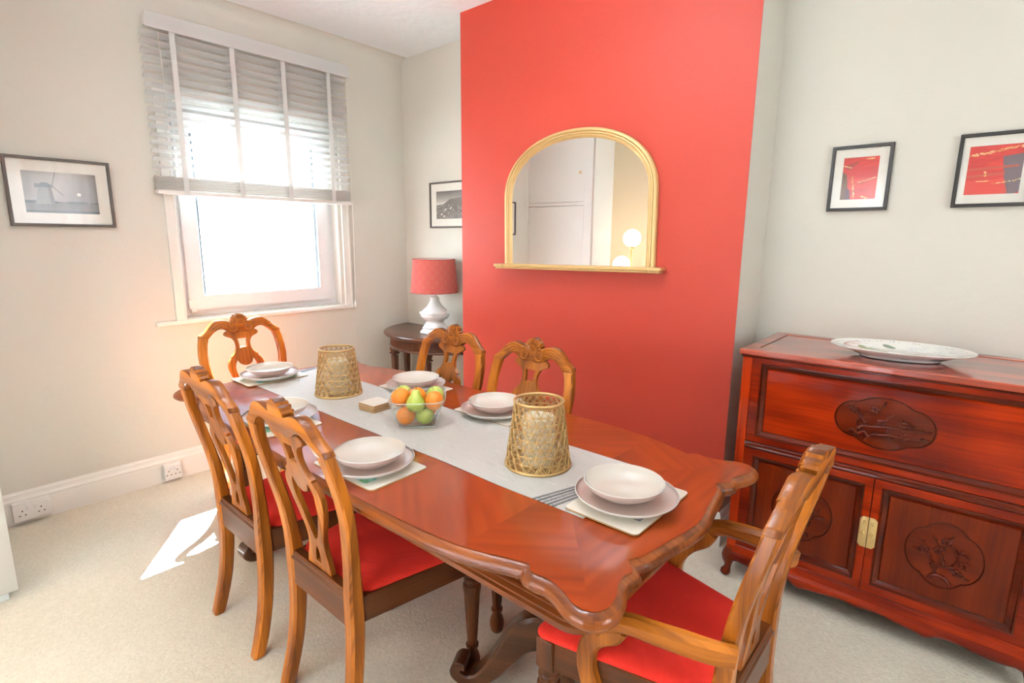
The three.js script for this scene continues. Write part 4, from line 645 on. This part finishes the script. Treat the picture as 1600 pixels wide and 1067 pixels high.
  // pierced splat
  const R = spline2([[0, 0.470], [0.066, 0.470]], 6).concat(spline2([[0.066, 0.470], [0.060, 0.50], [0.047, 0.54], [0.0445, 0.575], [0.054, 0.61], [0.073, 0.655], [0.09, 0.70], [0.097, 0.735], [0.091, 0.76], [0.079, 0.777], [0.072, 0.784]], 6), [[0.0735, 0.792]], spline2([[0.067, 0.795], [0.052, 0.808], [0.042, 0.828], [0.0395, 0.85], [0.044, 0.872], [0.056, 0.888], [0.078, 0.898], [0.090, 0.906], [0.091, 0.915], [0.08, 0.926], [0.062, 0.93]], 6), [[0, 0.932]]).map(([x, y]) => [x, y]);
  const clean = (a) => a.filter((q, i) => i === 0 || Math.hypot(q[0] - a[i - 1][0], q[1] - a[i - 1][1]) > 3e-4), sp = shapeOf(mirrorX(clean(R)));
  const hole = (r) => pathOf(mirrorX(r).filter((q, i, a) => i === 0 || Math.hypot(q[0] - a[i - 1][0], q[1] - a[i - 1][1]) > 3e-4).reverse());
  sp.holes.push(hole([[0, 0.8365], [0.011, 0.8355], [0.0205, 0.833], [0.0205, 0.847], [0.0222, 0.864], [0.0255, 0.883], [0.012, 0.8835], [0, 0.8835]]));
  sp.holes.push(hole([...spline2([[0, 0.574], [0.012, 0.582], [0.034, 0.635], [0.053, 0.685], [0.06, 0.725], [0.054, 0.752], [0.044, 0.768]], 5), ...spline2([[0.040, 0.768], [0.034, 0.752], [0.022, 0.740], [0, 0.734]], 4)]));
  sp.holes.push(hole([[0, 0.497], [0.015, 0.499], [0.009, 0.535], [0, 0.552]]));
  obj('splat', boxUV(bend(extrude(sp, 0.017, 0.0012, 1).translate(0, 0, -0.0085), -0.002), 'y', 46), M.oak, t);
  // seat frame
  obj('rear_rail', [boxUV(rbox(0.29, 0.09, 0.026, 0, 0.408, 0.004, 0.003), 'x', 47), boxUV(loft([[0.452, -0.012], [0.452, 0.021], [0.458, 0.021], [0.463, 0.0165], [0.470, 0.0165], [0.476, 0.012], [0.476, -0.012]].map(([y, z]) => [[-0.147, y, z], [0.147, y, z]]), { closed: false, caps: false, crease: 0.3 }), 'x', 48)], M.darkwood2, t);
  for (const s of [1, -1]) obj('side_rail', boxUV(bar([[s * 0.168, 0.413, -0.01, 0.024, 0.082], [s * (fw - 0.014), 0.413, seatFront + 0.03, 0.024, 0.082]], [1, 0, 0], 4, 0.1), 'z', 50 + s), M.darkwood2, t);
  obj('front_rail', boxUV(rbox(fw * 2 - 0.07, 0.082, 0.024, 0, 0.413, seatFront + 0.018, 0.003), 'x', 52), M.darkwood2, t);
  for (const s of [1, -1]) {
    const L = [[0, 0.017], [0.006, 0.022], [0.022, 0.026], [0.042, 0.0265], [0.06, 0.022], [0.074, 0.016], [0.082, 0.0155], [0.086, 0.021], [0.096, 0.0215], [0.1, 0.017], [0.108, 0.0165], [0.12, 0.018, 1], [0.2, 0.0225, 1], [0.28, 0.027, 1], [0.296, 0.0285], [0.31, 0.031], [0.322, 0.0295], [0.328, 0.024], [0.334, 0.0235], [0.338, 0.027], [0.348, 0.0275], [0.352, 0.024], [0.358, 0.025], [0.372, 0.025]];
    const rings = L.map(([y, r, f]) => { const o = []; for (let i = 0; i < 48; i++) { const a = i / 48 * Math.PI * 2, k = f ? r * (1 - 0.10 * Math.max(0, Math.cos(a * 8))) : r; o.push([s * (fw - 0.02) + k * Math.cos(a), y, seatFront + 0.026 + k * Math.sin(a)]); } return o; });
    obj('front_leg', [boxUV(loft(rings, { crease: 0.6 }), 'y', 54 + s), boxUV(rbox(0.05, 0.086, 0.05, s * (fw - 0.02), 0.412, seatFront + 0.026, 0.004), 'y', 55)], M.darkwood2, t);
  }
  // drop-in seat, crowned
  const corner = (x, z, r, a0, n = 5) => Array.from({ length: n + 1 }, (_, i) => { const a = (a0 + i / n * 90) / 180 * Math.PI; return [x + r * Math.cos(a), z + r * Math.sin(a)]; });
  const f2 = fw + 0.004, sb = 0.168, plan = [[sb - 0.024, seatBack + 0.004], [-(sb - 0.024), seatBack + 0.004], [-(sb + 0.012), seatBack - 0.03], ...corner(-f2 + 0.03, seatFront + 0.02, 0.03, 180), ...corner(f2 - 0.03, seatFront + 0.02, 0.03, 270), [sb + 0.012, seatBack - 0.03]];
  const dense = densify(plan, 0.02), c0 = [0, (seatBack + seatFront) / 2], rg = [];
  for (const [f, y] of [[0.975, 0.449], [0.995, 0.453], [1, 0.459], [0.992, 0.4645], [0.96, 0.470], [0.85, 0.4775], [0.6, 0.4835], [0.3, 0.4865], [0.02, 0.4875]]) rg.push(dense.map(([x, z]) => [c0[0] + (x - c0[0]) * f, y, c0[1] + (z - c0[1]) * f]));
  obj('seat', boxUV(loft(rg, { crease: 1.2 }), 'x', 0), M.fabric, t);
  if (arms) for (const s of [1, -1]) {
    obj('arm', boxUV(bar([[s * 0.222, 0.632, 0.035, 0.026, 0.05], [s * 0.243, 0.636, 0.0, 0.03, 0.05], [s * 0.258, 0.636, -0.06, 0.036, 0.05], [s * 0.266, 0.631, -0.12, 0.04, 0.046], [s * 0.267, 0.626, -0.16, 0.042, 0.044], [s * 0.266, 0.615, -0.195, 0.044, 0.041], [s * 0.264, 0.599, -0.225, 0.044, 0.038], [s * 0.262, 0.580, -0.246, 0.043, 0.03], [s * 0.261, 0.565, -0.252, 0.040, 0.02]], [1, 0, 0], 40, 0.28), 'z', 60 + s), M.oak, t);
    obj('arm_support', boxUV(bar([[s * 0.26, 0.605, -0.20, 0.036, 0.05], [s * 0.258, 0.58, -0.215, 0.034, 0.056], [s * 0.254, 0.545, -0.255, 0.032, 0.05], [s * 0.247, 0.495, -0.285, 0.031, 0.045], [s * 0.242, 0.44, -0.292, 0.031, 0.046], [s * 0.24, 0.38, -0.275, 0.031, 0.05]], [1, 0, 0], 36, 0.18), 'y', 62 + s), M.oak, t);
  }
  return t;
}
M.darkwood2 = phys({ map: woodTex([0.24, 0.115, 0.045], [0.44, 0.225, 0.085], 71, 0.6), roughness: 0.4, specularIntensity: 0.25, clearcoat: 0.4, clearcoatRoughness: 0.15 });
{
  const G = 'oval-backed dining chairs set round the table';
  const c1 = makeChair('side chair nearest the camera on the long near side, its red seat fully in view', false);
  c1.position.set(2.165, 0, 2.03); c1.userData.group = G;
  dup(c1, [1.628, 0, 2.04], 0, 'second near side chair, left of the closest one, partly behind it', G);
  dup(c1, [0.508, 0, 1.512], -Math.PI / 2, 'chair at the far table end under the window', G);
  dup(c1, [1.585, 0, 1.04], Math.PI, 'far side chair in front of the half-round table and lamp', G);
  dup(c1, [2.106, 0, 1.045], Math.PI, 'far side chair against the red wall, right of the other far chair', G);
  const c2 = makeChair('carver chair with arms at the right table end beside the carved cabinet', true);
  c2.position.set(3.232, 0, 1.538); c2.rotation.y = Math.PI / 2; c2.userData.group = G;
}
// ------------------------------------------------------------------ table runner
{
  const x0 = 0.90, x1 = 2.865, z0 = 1.327, z1 = 1.702, nx = 120, nz = 16, pos = [], uv = [], idx = [], n = (nx + 1) * (nz + 1);
  for (const k of [0, 1]) for (let i = 0; i <= nx; i++) for (let j = 0; j <= nz; j++) {
    const u = i / nx, v = j / nz, wob = 0.004 * Math.sin(u * 9) + 0.002 * Math.sin(u * 31); const y = TY + 0.0004 + (k ? 0.0014 + 0.0012 * Math.max(0, pnoise(u, v, 14, 4, 91) - 0.45) : 0);
    pos.push(lerp(x0, x1, u), y, lerp(z0, z1, v) + wob * (v - 0.2)); uv.push(u, 1 - v);
  }
  for (const k of [0, 1]) for (let i = 0; i < nx; i++) for (let j = 0; j < nz; j++) { const a = k * n + i * (nz + 1) + j, b = a + nz + 1; k ? idx.push(a, a + 1, b, b, a + 1, b + 1) : idx.push(a, b, a + 1, b, b + 1, a + 1); }
  for (let i = 0; i < nx; i++) for (const j of [0, nz]) { const a = i * (nz + 1) + j, b = a + nz + 1; idx.push(a, b, a + n, b, b + n, a + n); }
  const g = new THREE.BufferGeometry(); g.setAttribute('position', new THREE.Float32BufferAttribute(pos, 3)); g.setAttribute('uv', new THREE.Float32BufferAttribute(uv, 2)); g.setIndex(idx); g.computeVertexNormals();
  const art = canvasTex(2000, 380, (c, w, h) => {
    c.fillStyle = '#c6c1b9'; c.fillRect(0, 0, w, h); const r = rand(101);
    for (let i = 0; i < 500; i++) { c.fillStyle = r() < 0.5 ? 'rgba(232,230,226,.20)' : 'rgba(150,148,146,.16)'; c.beginPath(); c.ellipse(r() * w, r() * h, 4 + r() * 26, 1 + r() * 3, r() * 0.8 - 0.2, 0, 7); c.fill(); }
    for (let i = 0; i < 60; i++) { c.fillStyle = 'rgba(120,116,112,.30)'; c.beginPath(); c.ellipse(r() * w, r() * h, 2 + r() * 5, 1 + r() * 1.5, r(), 0, 7); c.fill(); }
    const pier = (x0, dir) => { for (let k = 0; k < 5; k++) { c.fillStyle = ['#6d6b69', '#595857', '#7c7a77', '#666463'][k % 4]; const x = x0 + dir * k * 16; c.beginPath(); c.moveTo(x, h); c.lineTo(x + dir * 10, h); c.lineTo(x + dir * (10 + 120 - k * 9), h * 0.02); c.lineTo(x + dir * (120 - k * 9), h * 0.02); c.fill(); for (let m = 0; m < 40; m++) { c.fillStyle = 'rgba(55,54,54,.55)'; const t = r(); c.fillRect(x + dir * (t * (118 - k * 9) + r() * 8), h * (1 - t * 0.98), 3 + r() * 7, 2); } } };
    pier(1835, 1); pier(150, -1);
  });
  tag(obj('table_runner', g, std({ map: art, roughness: 0.55 })), 'long pale grey printed cloth runner down the middle of the dining table', 'table runner');
}
// ------------------------------------------------------------------ place settings
const bowlProf = [[0, 0.0], [0.045, 0.0], [0.048, 0.002], [0.05, 0.006], [0.07, 0.0135], [0.09, 0.026], [0.1, 0.038], [0.1045, 0.0455], [0.1055, 0.047], [0.105, 0.0482], [0.1035, 0.0482], [0.102, 0.0465], [0.096, 0.036], [0.085, 0.0255], [0.066, 0.0165], [0.04, 0.0115], [0, 0.0105]];
const plateProf = [[0, 0.0], [0.085, 0.0], [0.088, 0.002], [0.1, 0.006], [0.122, 0.0135], [0.132, 0.021], [0.1345, 0.0245], [0.1352, 0.0262], [0.1345, 0.0272], [0.133, 0.027], [0.129, 0.0225], [0.12, 0.0155], [0.105, 0.0105], [0.085, 0.0085], [0, 0.008]];
const matArt = (seed) => canvasTex(420, 300, (c, w, h) => {
  c.fillStyle = '#e9e0d0'; c.fillRect(0, 0, w, h); const r = rand(seed), beach = seed % 2;
  c.fillStyle = 'rgba(214,204,188,.6)'; for (let i = 0; i < 40; i++) c.fillRect(r() * w, r() * h, 30 + r() * 60, 2);
  if (beach) { c.fillStyle = '#8fc3bd'; c.fillRect(w * 0.18, h * 0.72, w * 0.66, h * 0.2); c.fillStyle = '#b8d9c8'; for (let i = 0; i < 12; i++) c.fillRect(w * (0.2 + r() * 0.55), h * (0.74 + r() * 0.16), 50, 5); c.fillStyle = '#7fb06a'; for (const [x, y] of [[0.3, 0.9], [0.55, 0.78], [0.78, 0.86], [0.12, 0.3]]) for (let i = 0; i < 9; i++) { c.save(); c.translate(x * w, y * h); c.rotate(r() * 3.1 - 1.5); c.fillRect(0, -2, 6, 26); c.restore(); } }
  else { c.fillStyle = '#8a9097'; c.fillRect(w * 0.22, h * 0.76, w * 0.46, h * 0.12); c.strokeStyle = '#50565c'; c.lineWidth = 3; for (let i = 0; i < 9; i++) { c.beginPath(); c.moveTo(w * (0.22 + i * 0.05), h * 0.64); c.lineTo(w * (0.22 + i * 0.05), h * 0.88); c.stroke(); } c.fillStyle = '#c9855c'; c.fillRect(w * 0.62, h * 0.7, 40, 10); c.fillStyle = '#7cbf5e'; for (let i = 0; i < 14; i++) c.fillRect(w * (0.6 + r() * 0.09), h * (0.86 + r() * 0.08), 4, 12); }
});
{
  const bowl = (() => { const t = thing('pasta_bowl', '', 'bowl'); obj('bowl_body', lathe(bowlProf.slice(0, 9), 64), M.ceramicPink, t); obj('bowl_inside', lathe(bowlProf.slice(10), 64), M.ceramic, t); obj('rim', lathe(bowlProf.slice(7, 12), 64), M.rim, t); return t; })();
  const plate = (() => { const t = thing('dinner_plate', '', 'plate'); obj('plate_body', lathe([...plateProf.slice(0, 8), ...plateProf.slice(7, 8)], 72), M.rim, t); obj('plate_face', lathe(plateProf.slice(9), 72), M.ceramicPink, t); obj('rim', lathe(plateProf.slice(6, 11), 72), M.rim, t); return t; })();
  const rr = (w, h, r) => { const o = []; for (const [sx, sy, a0] of [[1, 1, 0], [-1, 1, 90], [-1, -1, 180], [1, -1, 270]]) for (let i = 0; i <= 5; i++) { const q = (a0 + i * 18) / 180 * Math.PI; o.push([sx * (w / 2 - r) + r * Math.cos(q), sy * (h / 2 - r) + r * Math.sin(q)]); } return o; };
  const matBase = extrude(shapeOf(rr(0.298, 0.208, 0.014)), 0.004).rotateX(-Math.PI / 2);
  const matTop = (() => { const g = new THREE.ShapeGeometry(shapeOf(rr(0.298, 0.208, 0.014))); const p = g.attributes.position, uv = g.attributes.uv; for (let i = 0; i < p.count; i++) uv.setXY(i, p.getX(i) / 0.298 + 0.5, p.getY(i) / 0.208 + 0.5); return g.rotateX(-Math.PI / 2).translate(0, 0.00415, 0); })();
  const mats = [0, 1].map((k) => std({ map: matArt(200 + k), roughness: 0.42 }));
  const S = [ // name for labels, mat centre and turn, plate, bowl
    ['at the window end of the table', [0.945, 1.595], Math.PI / 2, [0.955, 1.598], [0.965, 1.602], 1],
    ['in front of the second near side chair', [1.60, 1.873], 0, [1.595, 1.858], [1.592, 1.858], 1],
    ['in front of the chair nearest the camera', [2.20, 1.873], 0, [2.208, 1.878], [2.215, 1.880], 1],
    ['at the right table end before the chair with arms', [2.904, 1.546], Math.PI / 2, [2.902, 1.556], [2.895, 1.558], 0],
    ['on the far side before the table lamp', [1.613, 1.222], 0, [1.622, 1.226], [1.630, 1.232], 0],
    ['on the far side beside the nearer gold lantern', [2.135, 1.228], 0, [2.142, 1.25], [2.145, 1.252], 0]];
  S.forEach(([w, m, turn, p, b, art], i) => {
    const ont = i === 0 || i === 3 ? 0.0034 : 0.0002, y = TY + ont;
    const pm = thing('placemat', 'pale printed placemat ' + w, 'placemat', [m[0], y, m[1]], turn + (i === 2 ? 0.03 : i === 1 ? -0.02 : 0), 'placemats under the plates');
    obj('backing', matBase, M.cork, pm); obj('printed_face', matTop, mats[art], pm);
    const P = i ? dup(plate, [p[0], y + 0.0045, p[1]], 0) : plate; P.position.set(p[0], y + 0.0045, p[1]); P.userData = { label: 'pinkish coupe dinner plate ' + w, category: 'plate', group: 'dinner plates on the placemats' };
    const B = i ? dup(bowl, [0, 0, 0], 0) : bowl; B.position.set(b[0], y + 0.0130, b[1]); B.userData = { label: 'beige pasta bowl on the plate ' + w, category: 'bowl', group: 'pasta bowls on the dinner plates' };
  });
}
// ------------------------------------------------------------------ pierced gold lanterns with candles
{
  const t = thing('gold_lantern', 'pierced gold metal lantern nearer the camera, right of the fruit bowl', 'lantern', [2.572, TY + 0.0016, 1.515], 0.3, 'gold lanterns on the runner');
  const R0 = 0.1015, R1 = 0.0735, HT = 0.205, rad = (y) => lerp(R0, R1, Math.pow(y / HT, 0.92));
  obj('rim', [new THREE.TorusGeometry(R1 + 0.001, 0.0042, 10, 72).rotateX(Math.PI / 2).translate(0, HT - 0.001, 0)], M.goldDark, t);
  obj('foot_ring', [lathe([[R0 - 0.006, 0], [R0 + 0.001, 0], [R0 + 0.0025, 0.004], [R0 + 0.0005, 0.009], [R0 - 0.004, 0.009], [R0 - 0.006, 0]], 72), new THREE.CylinderGeometry(R0 - 0.005, R0 - 0.005, 0.003, 48).translate(0, 0.0025, 0)], M.goldDark, t);
  const g = [], cols = 21, rows = 9, rr = 0.0258;
  const wrapTube = (cx, cy, r, n, w) => { // a flat ribbon ring laid on the cone
    const rings = []; for (let i = 0; i <= n; i++) { const a = i / n * Math.PI * 2, c = []; for (const [dr, dn] of [[-w, -0.0011], [w, -0.0011], [w, 0.0011], [0, 0.0018], [-w, 0.0011]]) { const x = cx * R0 * 0.86 + (r + dr) * Math.cos(a), y = clamp(cy + (r + dr) * Math.sin(a), 0.006, HT - 0.003), R = rad(y) + dn, th = x / (R0 * 0.86); c.push([R * Math.sin(th), y, R * Math.cos(th)]); } rings.push(c); }
    return loft(rings, { caps: false, crease: 0 });
  };
  for (let j = 0; j < rows; j++) for (let i = 0; i < cols; i++) {
    const th = (i + (j % 2) * 0.5) / cols * Math.PI * 2, y = 0.006 + j * 0.0236;
    g.push(wrapTube(th, y, rr, 28, 0.0011));
  }
  obj('fretwork', g, M.goldDark, t);
  dup(t, [1.43, TY + 0.0016, 1.51], 0.9, 'pierced gold metal lantern farther away, left of the coasters', 'gold lanterns on the runner');
  const c = thing('pillar_candle', 'cream pillar candle inside the nearer gold lantern', 'candle', [2.572, TY + 0.006, 1.515], 0, 'candles in the gold lanterns');
  obj('wax', lathe([[0, 0], [0.05, 0], [0.051, 0.002], [0.051, 0.146], [0.048, 0.15], [0.03, 0.149], [0, 0.147]], 40), M.candle, c);
  obj('wick', new THREE.CylinderGeometry(0.0012, 0.0012, 0.014, 8).translate(0, 0.153, 0), M.dark, c);
  dup(c, [1.43, TY + 0.006, 1.51], 0, 'cream pillar candle inside the farther gold lantern', 'candles in the gold lanterns');
}
// ------------------------------------------------------------------ coasters
{
  const tops = canvasTex(128, 128, (c, w, h) => { c.fillStyle = '#e8e0d2'; c.fillRect(0, 0, w, h); c.fillStyle = 'rgba(190,180,165,.5)'; for (let i = 0; i < 20; i++) c.fillRect((i * 37) % w, (i * 53) % h, 22, 2); });
  const mt = std({ map: tops, roughness: 0.4 }), cr = rand(17); let first;
  const o = []; for (const [sx, sy, a0] of [[1, 1, 0], [-1, 1, 90], [-1, -1, 180], [1, -1, 270]]) for (let i = 0; i <= 4; i++) { const q = (a0 + i * 22.5) / 180 * Math.PI; o.push([sx * 0.042 + 0.007 * Math.cos(q), sy * 0.042 + 0.007 * Math.sin(q)]); }
  const L = ['bottom coaster of the small square stack', 'second lowest coaster of the stack', 'third coaster up in the stack', 'third coaster down in the stack', 'second coaster from the top of the stack', 'top coaster of the stack, its pale printed face showing'];
  for (let i = 0; i < 6; i++) {
    const p = [1.742 + (cr() - 0.5) * 0.003, TY + 0.0034 + i * 0.0049, 1.533 + (cr() - 0.5) * 0.003], turn = 0.06 + (cr() - 0.5) * 0.06;
    if (!first) { first = thing('coaster', L[0], 'coaster', p, turn, 'stacked coasters on the runner'); obj('cork_base', extrude(shapeOf(o), 0.0040).rotateX(-Math.PI / 2), M.cork, first); const g = new THREE.ShapeGeometry(shapeOf(o)); const q = g.attributes.position; for (let k = 0; k < q.count; k++) g.attributes.uv.setXY(k, q.getX(k) / 0.1 + 0.5, q.getY(k) / 0.1 + 0.5); obj('printed_face', [extrude(shapeOf(o), 0.0006).rotateX(-Math.PI / 2).translate(0, 0.0040, 0), g.rotateX(-Math.PI / 2).translate(0, 0.0047, 0)].slice(1), mt, first); }
    else dup(first, p, turn, L[i], 'stacked coasters on the runner');
  }
}
// ------------------------------------------------------------------ square glass bowl of fruit
{
  const C = [2.0, 1.519], t = thing('glass_fruit_bowl', 'square flared glass bowl holding oranges and green apples', 'bowl', [C[0], TY + 0.0022, C[1]], -Math.PI / 4 + 0.03);
  const ring = (s, y, round, dip = 0) => { const o = []; for (let i = 0; i < 80; i++) { const a = i / 80 * Math.PI * 2, c = Math.cos(a), q = Math.sin(a), e = 2 / round, x = Math.sign(c) * Math.pow(Math.abs(c), e), z = Math.sign(q) * Math.pow(Math.abs(q), e); o.push([s * x, y + dip * Math.pow(Math.abs(Math.cos(2 * a)), 2) * -1 + dip, s * z]); } return o; };
  const geo = loft([ring(0.002, 0.0, 6), ring(0.066, 0.0, 7), ring(0.07, 0.003, 8), ring(0.078, 0.03, 9), ring(0.091, 0.072, 9), ring(0.102, 0.1, 8, 0.006), ring(0.1035, 0.1025, 8, 0.006), ring(0.102, 0.1035, 8, 0.006), ring(0.0985, 0.1, 8, 0.006), ring(0.0875, 0.072, 9), ring(0.074, 0.03, 9), ring(0.066, 0.008, 8), ring(0.06, 0.006, 7), ring(0.002, 0.006, 6)], { caps: false, crease: 0.9 });
  obj('glass_body', geo, phys({ color: lin(0.95, 0.975, 0.97), roughness: 0.0, transmission: 1, thickness: 0, ior: 1.6 }), t);
  const edgeMat = phys({ color: lin(0.88, 0.92, 0.92), roughness: 0.05, transmission: 0.6, thickness: 0, clearcoat: 1 });
  obj('rim', new THREE.TubeGeometry(new THREE.CatmullRomCurve3(ring(0.102, 0.1022, 8, 0.006).map((q) => V3(...q)), true), 160, 0.0017, 8, true), edgeMat, t);
  obj('base_edge', new THREE.TubeGeometry(new THREE.CatmullRomCurve3(ring(0.069, 0.004, 8).map((q) => V3(...q)), true), 160, 0.0022, 8, true), edgeMat, t);
  for (let k = 0; k < 4; k++) { const a = Math.PI / 4 + k * Math.PI / 2, at = (s, y, r) => { const e = Math.pow(Math.SQRT1_2, 2 / r) * s; return [Math.sign(Math.cos(a)) * e, y, Math.sign(Math.sin(a)) * e]; }; obj('corner_edge', tube([at(0.0685, 0.004, 8), at(0.0765, 0.03, 9), at(0.0895, 0.072, 9), at(0.1005, 0.1015, 8)], 0.0016, 24, 6), edgeMat, t); }
  const peel = dataTex(128, 128, (u, v) => { const n = 0.6 * pnoise(u, v, 48, 48, 301) + 0.4 * pnoise(u, v, 24, 24, 302); return [n, n, n]; }, { srgb: false, repeat: [2, 1] });
  const mo = phys({ color: lin(0.86, 0.25, 0.018), roughness: 0.42, bumpMap: peel, bumpScale: 0.0012 });
  const greenMap = dataTex(256, 256, (u, v) => { const n = pnoise(u, v, 6, 6, 311), s = pnoise(u, v, 70, 70, 312); let c = mix3([0.62, 0.72, 0.24], [0.80, 0.83, 0.42], n); if (s > 0.86) c = mix3(c, [0.55, 0.5, 0.25], 0.5); return c; });
  const mg = phys({ map: greenMap, roughness: 0.3, clearcoat: 0.3, clearcoatRoughness: 0.2 });
  const orange = thing('orange', '', 'orange'); obj('peel', lathe(Array.from({ length: 33 }, (_, i) => { const a = -Math.PI / 2 + i / 32 * Math.PI; return [Math.max(0, 0.0355 * Math.cos(a)), 0.0345 + 0.0338 * Math.sin(a) - (i > 29 ? 0.0008 : 0)]; }), 36), mo, orange); obj('stem_button', new THREE.SphereGeometry(0.0032, 8, 6).scale(1, 0.4, 1).translate(0, 0.0676, 0), std({ color: lin(0.2, 0.16, 0.05) }), orange);
  const apple = thing('green_apple', '', 'apple'); obj('skin', lathe(Array.from({ length: 37 }, (_, i) => { const a = -Math.PI / 2 + i / 36 * Math.PI, c = Math.cos(a), s = Math.sin(a); return [Math.max(0, 0.0335 * Math.pow(c, 0.92) * (1 + 0.06 * s)), 0.032 + 0.0315 * s - 0.009 * Math.exp(-((c / 0.22) ** 2)) * (s > 0 ? 1 : -0.6)]; }), 36), mg, apple); obj('stalk', tube([[0, 0.054, 0], [0.001, 0.062, 0], [0.004, 0.07, 0.002]], 0.0011, 8, 6), std({ color: lin(0.12, 0.08, 0.03) }), apple);
  const pear = thing('green_pear', 'green pear lying pointed end up in front in the glass bowl', 'pear', [0, 0, 0]); obj('skin', lathe(spline2([[0, 0], [0.018, 0.002], [0.031, 0.014], [0.034, 0.028], [0.029, 0.045], [0.019, 0.062], [0.0145, 0.074], [0.008, 0.08], [0, 0.0805]], 5), 36), mg, pear); obj('stalk', tube([[0, 0.079, 0], [0.001, 0.088, 0], [0.004, 0.094, 0.002]], 0.0012, 8, 6), std({ color: lin(0.12, 0.08, 0.03) }), pear);
  let n = { o: 0, a: 0 };
  const put = (kind, [x, y, z], rot, label) => { // centre of the fruit
    const inner = new THREE.Vector3(0, { o: 0.0345, a: 0.032, p: 0.034 }[kind], 0).applyEuler(new THREE.Euler(...rot));
    let f; if (kind === 'o') f = n.o++ ? dup(orange, [x, y, z], 0) : orange; else if (kind === 'a') f = n.a++ ? dup(apple, [x, y, z], 0) : apple; else f = pear;
    f.position.set(x - inner.x, y - inner.y, z - inner.z); f.rotation.set(...rot); f.userData = { label, category: kind === 'o' ? 'orange' : kind === 'a' ? 'apple' : 'pear', group: 'fruit in the glass bowl' };
  };
  put('o', [2.0017, 0.7999, 1.5793], [0.3, 0, 0.2], 'orange at the bottom left behind the near glass side');
  put('a', [2.0496, 0.7978, 1.5304], [0.2, 0.4, 0.1], 'green apple at the bottom right behind the near glass side');
  put('o', [1.9751, 0.8644, 1.5813], [0.6, 0, 0.3], 'orange at the left standing above the near rim of the glass bowl');
  put('p', [2.0410, 0.8548, 1.5649], [-0.15, 0, 0.1], 'green pear standing in the middle of the glass bowl');
  put('o', [2.0751, 0.8552, 1.5060], [0.9, 0, 0.5], 'orange at the right of the glass bowl, its stem end showing');
  put('a', [1.9136, 0.8526, 1.5217], [0.3, 1, 0.2], 'green apple at the back left of the glass bowl');
  put('o', [1.9813, 0.8541, 1.5108], [0.3, 0, 0.2], 'orange half hidden behind the pear in the glass bowl');
  put('a', [2.0265, 0.8575, 1.4586], [0.3, 2, 0.1], 'green apple at the back right of the glass bowl');
  put('o', [1.9910, 0.7999, 1.4666], [0.1, 0, 0.2], 'orange low in the middle of the glass bowl under the other fruit');
}
for (const o of scene.children) if (o.isGroup || o.isMesh) o.traverse((m) => { if (m.isMesh) { m.castShadow = true; m.receiveShadow = true; } });
renderer.render(scene, camera);
